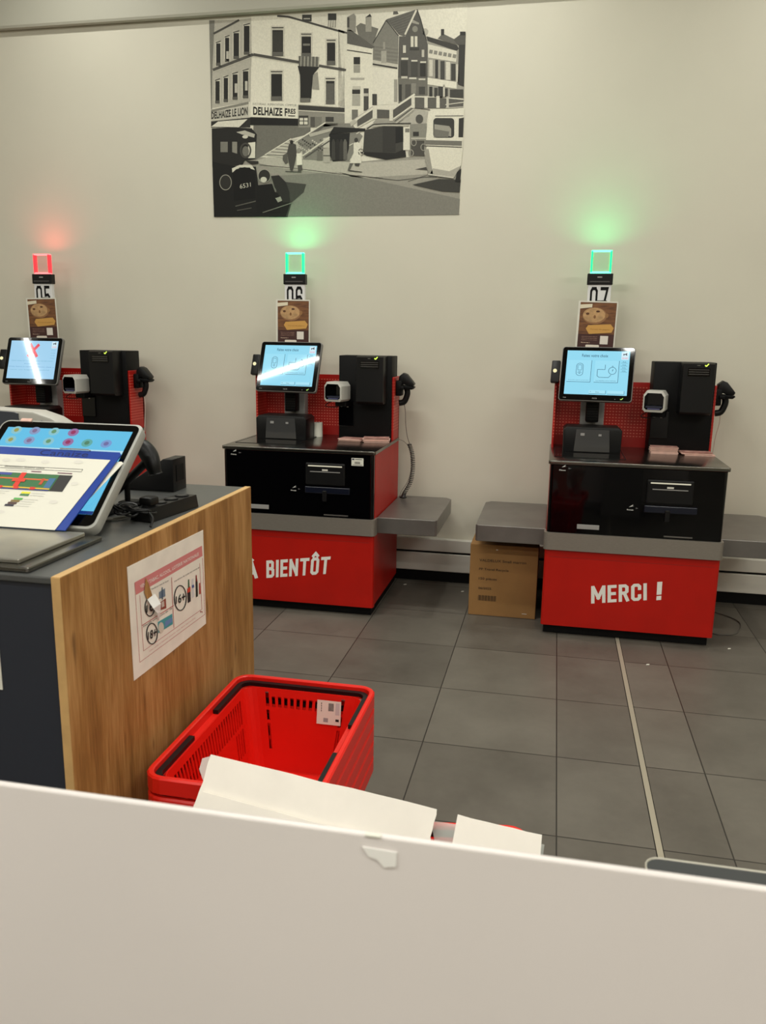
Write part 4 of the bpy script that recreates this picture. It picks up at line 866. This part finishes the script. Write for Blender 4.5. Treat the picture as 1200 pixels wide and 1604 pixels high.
s2, sm2 = sheet('folded_sheet', 'white sheet peeking out from under the right edge of the blue clipboard', [(.10, .06), (.160, .075), (.205, .200), (.198, .205), (.10, .19)], .0085, M_PAPER, 0)
del s2

# barcode scanner, card-reader box, power strip and leads on the counter
gs = empty('barcode_scanner', (-1.16, 2.07, CZ), 'black barcode gun resting in its stand behind the counter monitor', 'barcode scanner')
b = MB(); b.tube(smooth_path([(.030, .02, .172), (.048, .015, .162), (.066, .01, .142), (.082, 0, .115), (.088, 0, .092)]), .03, M_BLK, 16, rs=[.012] + [.018 + .007 * math.sin(min(1, k / 20) * 3.1) for k in range(23)] + [.020]); b.build('head', gs, True)
b = MB(); b.tube(smooth_path([(.062, 0, .125), (.020, 0, .085), (-.030, 0, .040), (-.060, 0, .015)]), .014, M_BLK, 14, flat=.8); b.build('handle', gs, True)
b = MB(); b.box(-.02, .03, -.02, .03, 0, .012, M_BLKM, .003); b.cyl((.0, 0, .01), (.0, 0, .10), .008, M_BLKM); b.build('stand', gs, True)
wb = empty('till_display_box', (-1.2, 2.24, CZ), 'black wedge-shaped box behind the barcode gun on the counter', 'device')
b = MB(); b.prism([(-.25, 0), (.055, 0), (.055, .100), (.01, .100), (-.03, .085), (-.10, .035)], M_BLK, o=(.03, .0, 0), U=(0, 1, 0), V=(0, 0, 1), d=(.06, 0, 0), bev=.004) if False else None
b.prism([(-.13, 0), (.078, 0), (.078, .100), (.045, .100), (.01, .075), (-.05, .035), (-.13, .020)], M_BLK, o=(0, .04, 0), U=(1, 0, 0), V=(0, 0, 1), d=(0, .09, 0), bev=.003)
b.build('body', wb, True)
MB().box(.078, .080, .06, .11, .03, .08, M_BLKM).build('side_cover', wb)
ps = empty('power_strip', (-1.005, 2.00, CZ), 'black power strip beside the edge of the oak panel', 'power strip', rz=math.radians(-8))
b = MB(); b.prism([(-.032, 0), (.032, 0), (.026, .034), (-.026, .034)], M_BLK, o=(0, -.12, .0), U=(1, 0, 0), V=(0, 0, 1), d=(0, .225, 0), bev=.003); bd = b.build('body', ps, True)
for k in range(4):
    b = MB(); b.cyl((0, -.085 + k * .052, .034), (0, -.085 + k * .052, .0365), .019, M_BLKM, n=20); b.cyl((0, -.085 + k * .052, .0366), (0, -.085 + k * .052, .0372), .014, mat('socket_hole', (44, 44, 44), .5), n=18); b.build('socket', ps, True)
b = MB(); b.box(-.02, .02, -.10, -.06, .036, .06, M_BLK, .008); b.build('plug', ps, True)
b = MB()
for k in range(9):
    cx, cy = -1.03 + random.uniform(-.04, .03), 1.88 + random.uniform(-.03, .04); rr = random.uniform(.018, .034); ph = random.uniform(0, 6)
    ax = Vector((random.uniform(-.5, .5), random.uniform(-.5, .5), 1)).normalized(); u_ = ax.orthogonal().normalized(); v_ = ax.cross(u_)
    pts = [Vector((cx, cy, CZ + .03)) + (u_ * math.cos(ph + i * .42) + v_ * math.sin(ph + i * .42)) * rr * (1 + .1 * math.sin(i)) for i in range(18)]
    pts = [Vector((p.x, p.y, max(p.z, CZ + .004))) for p in pts]; b.tube(pts, .003, M_BLK, 6)
b.tube(smooth_path([(-.985, 1.86, CZ + .03), (-.965, 1.84, CZ + .02), (-.962, 1.82, CZ + .004)]), .003, M_BLK); tag(b.build('cable_bundle', None, True), 'tangled bundle of black leads on the counter in front of the power strip', 'cable')
b = MB(); b.tube(smooth_path([(-1.17, 1.86, CZ + .004), (-1.11, 1.87, CZ + .004), (-1.075, 1.92, CZ + .005), (-1.09, 1.99, CZ + .005), (-1.14, 2.03, CZ + .004), (-1.20, 2.03, CZ + .004)]), .0042, mat('lead_grey', (150, 148, 138), .4)); tag(b.build('grey_lead', None, True), 'grey lead looping out from behind the counter monitor', 'cable')

# receipt printer behind the monitor
rp = empty('receipt_printer', (-1.595, 2.22, CZ), 'rounded grey and white label printer behind the counter monitor', 'printer')
prof = [(-.13, 0), (.22, 0), (.22, .175), (.200, .198), (.150, .226), (.090, .243), (-.13, .250)]
b = MB(); b.prism(prof, mat('printer_shell', (176, 174, 166), .45), o=(0, -.06, 0), U=(1, 0, 0), V=(0, 0, 1), d=(0, .075, 0), bev=.008); pb = b.build('housing', rp, True)
b = MB(); b.prism([(-.128, .02), (.045, .02), (.045, .236), (.03, .240), (-.128, .246)], mat('printer_dark', (62, 66, 74), .4), o=(0, -.064, 0), U=(1, 0, 0), V=(0, 0, 1), d=(0, .006, 0), bev=.001); b.build('front_cover', rp)
b = MB(); b.prism([(.110, .02), (.205, .02), (.205, .172), (.185, .195), (.120, .218)], mat('printer_dark', (62, 66, 74), .4), o=(0, -.064, 0), U=(1, 0, 0), V=(0, 0, 1), d=(0, .006, 0), bev=.001); b.build('side_cover', rp)

# ------------------------------------------------------------------ shopping baskets
BW, BL, BH = .42, .60, .26
def perimeter(w_, l_, r, brk):
    """points around a rounded rectangle, straight runs split at the break distances; returns [(x, y, side, t)]"""
    out = []
    sides = [((-w_ / 2 + r, -l_ / 2), (w_ / 2 - r, -l_ / 2)), ((w_ / 2, -l_ / 2 + r), (w_ / 2, l_ / 2 - r)), ((w_ / 2 - r, l_ / 2), (-w_ / 2 + r, l_ / 2)), ((-w_ / 2, l_ / 2 - r), (-w_ / 2, -l_ / 2 + r))]
    cs = [(w_ / 2 - r, -l_ / 2 + r, -90), (w_ / 2 - r, l_ / 2 - r, 0), (-w_ / 2 + r, l_ / 2 - r, 90), (-w_ / 2 + r, -l_ / 2 + r, 180)]
    for i, (p, q_) in enumerate(sides):
        for t in brk[i]: out.append((p[0] + (q_[0] - p[0]) * t, p[1] + (q_[1] - p[1]) * t, i, t))
        cx, cy, a0 = cs[i]
        for k in range(1, 4): a = math.radians(a0 + 90 * k / 4); out.append((cx + r * math.cos(a), cy + r * math.sin(a), -1, 0))
    return out
def make_basket():
    t = empty('shopping_basket', (0, 0, 0), '', 'shopping basket')
    # slot edges along each side as fractions
    def slots(n, a0, a1, duty=.55):
        st = (a1 - a0) / n; out = [0.0]
        for k in range(n): out += [a0 + k * st, a0 + (k + duty) * st]
        return sorted(set(out + [1.0]))
    short = slots(13, .06, .94); long_ = slots(26, .03, .97)
    brk = [short, long_, short, long_]
    levels = [0, .06, .10, .135, .145, .175, .185, .215, .228, .238]
    rings = []
    for z in levels:
        k = z / BH; rings.append(perimeter(BW - .13 + .075 * k, BL - .13 + .075 * k, .035, brk))
    n = len(rings[0]); V_ = []; F = []
    for z, rg in zip(levels, rings): V_ += [(p[0], p[1], z) for p in rg]
    for i in range(len(levels) - 1):
        zm = (levels[i] + levels[i + 1]) / 2
        for k in range(n):
            a, c = rings[0][k], rings[0][(k + 1) % n]; hole = False
            if a[2] >= 0 and a[2] == c[2]:
                br = brk[a[2]]; idx = br.index(a[3]); is_slot = idx % 2 == 1 and idx < len(br) - 1
                si = (idx - 1) // 2
                if is_slot:
                    if a[2] in (0, 2):     # short ends : top row plus end columns
                        hole = (.185 < zm < .215) and si not in (0, 12) or (si in (0, 12) and (.10 < zm < .135 or .145 < zm < .175 or .185 < zm < .215))
                        if si in (0, 12): hole = .06 < zm < .228 and not (.135 < zm < .145 or .175 < zm < .185)
                    else:
                        tall = si < 4 or si > 21
                        hole = (.10 < zm < .215) if not tall else (.06 < zm < .215)
                        if .135 < zm < .145 and tall: hole = False
                        if not tall: hole = .145 < zm < .215
            if not hole: F.append([i * n + k, i * n + (k + 1) % n, (i + 1) * n + (k + 1) % n, (i + 1) * n + k])
    F.append(list(range(n))[::-1])
    b = MB(); b.add(V_, F, M_REDB); b.build('body', t, solid=.003)
    # rim: flange out and turned down
    prof = [(-.0290, .234), (-.0290, .2385), (-.0125, .2385), (-.0115, .2595), (-.0085, .262), (0, .262), (.004, .258), (.004, .222), (.0, .222), (-.002, .252), (-.0085, .252), (-.0095, .234), (-.0290, .234)]
    V_ = []; F = []; ns = 0
    for (dx, z) in prof[:-1]:
        rg = perimeter(BW + 2 * dx, BL + 2 * dx, .045 + dx, [[0, 1]] * 4); ns = len(rg); V_ += [(p[0], p[1], z) for p in rg]
    m_ = len(prof) - 1
    for i in range(m_):
        for k in range(ns): F.append([i * ns + k, i * ns + (k + 1) % ns, ((i + 1) % m_) * ns + (k + 1) % ns, ((i + 1) % m_) * ns + k])
    b = MB(); b.add(V_, F, M_REDB); b.build('rim', t)
    # two folded black handles lying inside the rim
    for s in (1, -1):
        w2, l2, r = BW / 2 - .0205, BL / 2 - .0205, .03
        path = [(-w2, s * .075)] + [(-w2, s * (l2 - r))]
        for k in range(1, 6): a = math.radians(90 * k / 6); path.append((-w2 + r - r * math.cos(a), s * (l2 - r + r * math.sin(a))))
        path += [(-w2 + r, s * l2), (w2 - r, s * l2)]
        for k in range(1, 6): a = math.radians(90 * k / 6); path.append((w2 - r + r * math.sin(a), s * (l2 - r + r * math.cos(a))))
        path += [(w2, s * (l2 - r)), (w2, s * .075)]
        V_ = []; F = []
        for i, p in enumerate(path):
            q_ = path[min(i + 1, len(path) - 1)]; o_ = path[max(i - 1, 0)]; d = Vector((q_[0] - o_[0], q_[1] - o_[1])).normalized(); nx, ny = -d.y * .0072, d.x * .0072
            for (k, z) in ((1, .2386), (-1, .2386), (-1, .2500), (1, .2500)): V_.append((p[0] + nx * k, p[1] + ny * k, z))
        for i in range(len(path) - 1):
            for k in range(4): F.append([i * 4 + k, i * 4 + (k + 1) % 4, i * 4 + 4 + (k + 1) % 4, i * 4 + 4 + k])
        F += [[3, 2, 1, 0], [len(V_) - 4, len(V_) - 3, len(V_) - 2, len(V_) - 1]]
        b = MB(); b.add(V_, F, M_BLK); b.build('handle', t)
    return t
def copy_tree(o):
    c = o.copy(); COL.objects.link(c)
    for ch in o.children:
        d = ch.copy(); COL.objects.link(d); d.parent = c
    return c
bk0 = make_basket(); GB = 'nested red shopping baskets beside the counter'
names = ['topmost red basket of the stack beside the oak panel, open with black handles', 'red basket directly under the topmost one of the stack beside the oak panel', 'third red basket from the top of the stack beside the oak panel', 'fourth red basket from the top of the stack beside the oak panel', 'lowest red basket of the stack beside the oak panel']
for k in range(5):
    o = bk0 if k == 0 else copy_tree(bk0); o.location = (-.665, 1.86, .20 - k * .05); o['label'] = names[k]; o['group'] = GB
o = copy_tree(bk0); o.location = (-.170, 1.545, 0); o.rotation_euler = (0, 0, math.radians(9)); o['label'] = 'single red basket on the floor behind the grey partition, holding white cardboard'
del o['group']
# label inside the top basket
bl = Art(lambda u, v, l: (u, 1.86 + BL / 2 - .0355 - (.46 - v) * .14 - l - .003, v), .0005)
x0 = -.665 + .046
bl.rect(x0, .355, x0 + .071, .425, M_PAPER, 1).rect(x0 + .056, .366, x0 + .066, .373, ink((20, 20, 20)), 2).rect(x0 + .02, .362, x0 + .034, .374, ink((150, 150, 150)), 2)
for k in range(10): bl.rect(x0 + .034 + k * .0016, .395, x0 + .035 + k * .0016, .418, ink((60, 60, 60)), 2)
for k in range(4): bl.rect(x0 + .012, .392 + k * .007, x0 + .014, .397 + k * .007, ink((60, 60, 60)), 2)
bl.rect(x0 + .055, .385, x0 + .067, .42, ink((190, 190, 188)), 2); tag(bl.build('basket_label'), 'white barcode label on the inner far wall of the topmost basket', 'label')

# white cardboard in the floor basket, with clear film
LEAN = .55
def leanpt(px, py, y0):
    """point of the leaning board (depth y0 at height .45, sloping back by LEAN) at the measured spot"""
    d = AX.transposed() @ Vector(((px - 600) / FPX, (py - 802) / FPX, 1))
    t = (y0 + (EYE.z - .45) * LEAN - EYE.y) / (d.y - LEAN * d.z); p = EYE + d * t
    return (p.x, p.z)
def board(b, pts, y0, m, th=.004):
    n = len(pts); f = [(x, y0 + (z - .45) * LEAN, z) for x, z in pts]; g = [(x, y0 + (z - .45) * LEAN + th, z - th * .5) for x, z in pts]
    return b.add(f + g, [list(range(n)), list(range(n, 2 * n))[::-1]] + [[i, (i + 1) % n, n + (i + 1) % n, n + i] for i in range(n)], m)
def ragged(p, q_, n, amp):
    out = []
    for k in range(n):
        t = k / n; j = random.uniform(-amp, amp) if k else 0
        out.append((p[0] + (q_[0] - p[0]) * t + j, p[1] + (q_[1] - p[1]) * t + j))
    return out
YC = 1.46
P = lambda px, py, y=YC: leanpt(px, py, y)
tl, tr, rb, lb, lm = P(330, 1182), P(684, 1268), P(672, 1330), P(297, 1285), P(318, 1225)
pts = ragged(tl, tr, 8, .0012) + ragged(tr, rb, 6, .003) + [rb, (rb[0] - .01, .34), (-.15, .22), (-.30, .22), (-.33, .36), (lb[0], lb[1] - .02)] + [lb] + ragged(lb, lm, 5, .003) + ragged(lm, tl, 3, .002)
b = MB(); board(b, pts, YC, M_CARD); c1 = tag(b.build('cardboard_sheet'), 'long torn white cardboard sheet sticking out of the floor basket', 'cardboard')
fl = [P(318, 1240, YC - .008), P(500, 1290, YC - .008), P(620, 1318, YC - .008), P(640, 1345, YC - .008), P(300, 1300, YC - .008), P(303, 1262, YC - .008)]
b = MB(); board(b, fl, YC - .008, M_CARD, .003); b.build('folded_flap', c1)
YD = 1.43
tl, tr, rb, lb = P(717, 1276, YD), P(849, 1308, YD), P(845, 1362, YD), P(704, 1345, YD)
b = MB(); board(b, [tl] + ragged(tl, tr, 6, .001)[1:] + [tr, rb, (-.02, .33), (-.03, .24), (-.13, .24), (-.13, .33), lb], YD, M_CARD)
tag(b.build('cardboard_sheet'), 'short white cardboard piece right of the long torn sheet', 'cardboard')
M_FILM = mat('clear_film', (225, 232, 226), .12, alpha=.42, spec=.8, bump=.9, nscale=25)
YF = 1.485
cs = [P(675, 1287, YF), P(725, 1293, YF), P(800, 1312, YF), P(853, 1322, YF), P(846, 1370, YF), P(760, 1380, YF), P(668, 1360, YF)]
ly = lambda z: YF + (z - .45) * LEAN
cx = sum(p[0] for p in cs) / len(cs); cz = sum(p[1] for p in cs) / len(cs)
V_ = [(cx, ly(cz) - .003, cz)] + [(p[0], ly(p[1]) + random.uniform(-.004, .004), p[1]) for p in cs] + [(-.04, ly(.24), .24), (-.12, ly(.24), .24)]
n = len(V_) - 1
b = MB(); b.add(V_, [[0, 1 + k, 1 + (k + 1) % n] for k in range(n)], M_FILM)
tag(b.build('clear_film', None, True, solid=.0006), 'crumpled clear plastic film between the two white cardboard pieces', 'plastic film')
k0 = [P(317, 1188, 1.466), P(331, 1184, 1.466), P(333, 1215, 1.466), P(318, 1222, 1.466), P(312, 1205, 1.466)]
b = MB(); board(b, k0, 1.466, mat('film_edge', (235, 232, 226), .1, alpha=.55, spec=1), .001); b.build('film_edge', c1)

# ------------------------------------------------------------------ foreground partition and shelf
pp = empty('partition_panel', (0, .6, 0), 'light grey partition panel close to the viewer across the bottom', 'partition')
b = MB(); b.box(-1.5, 1.5, 0, .0075, 0, 1.042, mat('partition_grey', (228, 221, 218), .30, spec=.45, noise=.02, nscale=2), .0028, 3); b.build('panel', pp, True)
b = MB(); b.box(-1.5, 1.5, .0075, .05, 0, .06, M_GREY, .003); b.build('foot_rail', pp)
tp_ = [sight(568, 1325, 1, .6), sight(622, 1334, 1, .6), sight(621, 1356, 1, .6), sight(602, 1357, 1, .6), sight(592, 1345, 1, .6), sight(578, 1340, 1, .6)]
b = MB(); b.prism([(p.x, min(p.z, 1.041)) for p in tp_], mat('tape_white', (252, 250, 246), .6), o=(0, .5982, 0), V=(0, 0, 1), d=(0, .0013, 0)); b.box(tp_[0].x + .002, tp_[1].x - .014, .5985, .6035, 1.0415, 1.0428, M_PAPER); tag(b.build('torn_tape'), 'scrap of torn white tape stuck on the top edge of the grey partition', 'tape')

sh = empty('packing_shelf', (.15, .72, 0), 'dark packing shelf with a pale metal rim at the lower right', 'shelf')
b = MB(); b.prism(rrect(.75, .275, .018, cx=.375, cy=.137), mat('shelf_dark', (52, 54, 55), .45, spec=.4), o=(0, 0, .745), d=(0, 0, .052)); b.build('top', sh, True)
o1 = rrect(.753, .278, .0195, cx=.375, cy=.137); b = MB(); b.tube([(x, y, .797) for x, y in o1 + [o1[0]]], .0016, mat('rim_metal', (205, 202, 190), .3, metal=.6), 6); b.build('rim', sh, True)
b = MB(); b.box(.10, .65, .04, .24, 0, .745, M_GREY, .005); b.build('pedestal', sh)
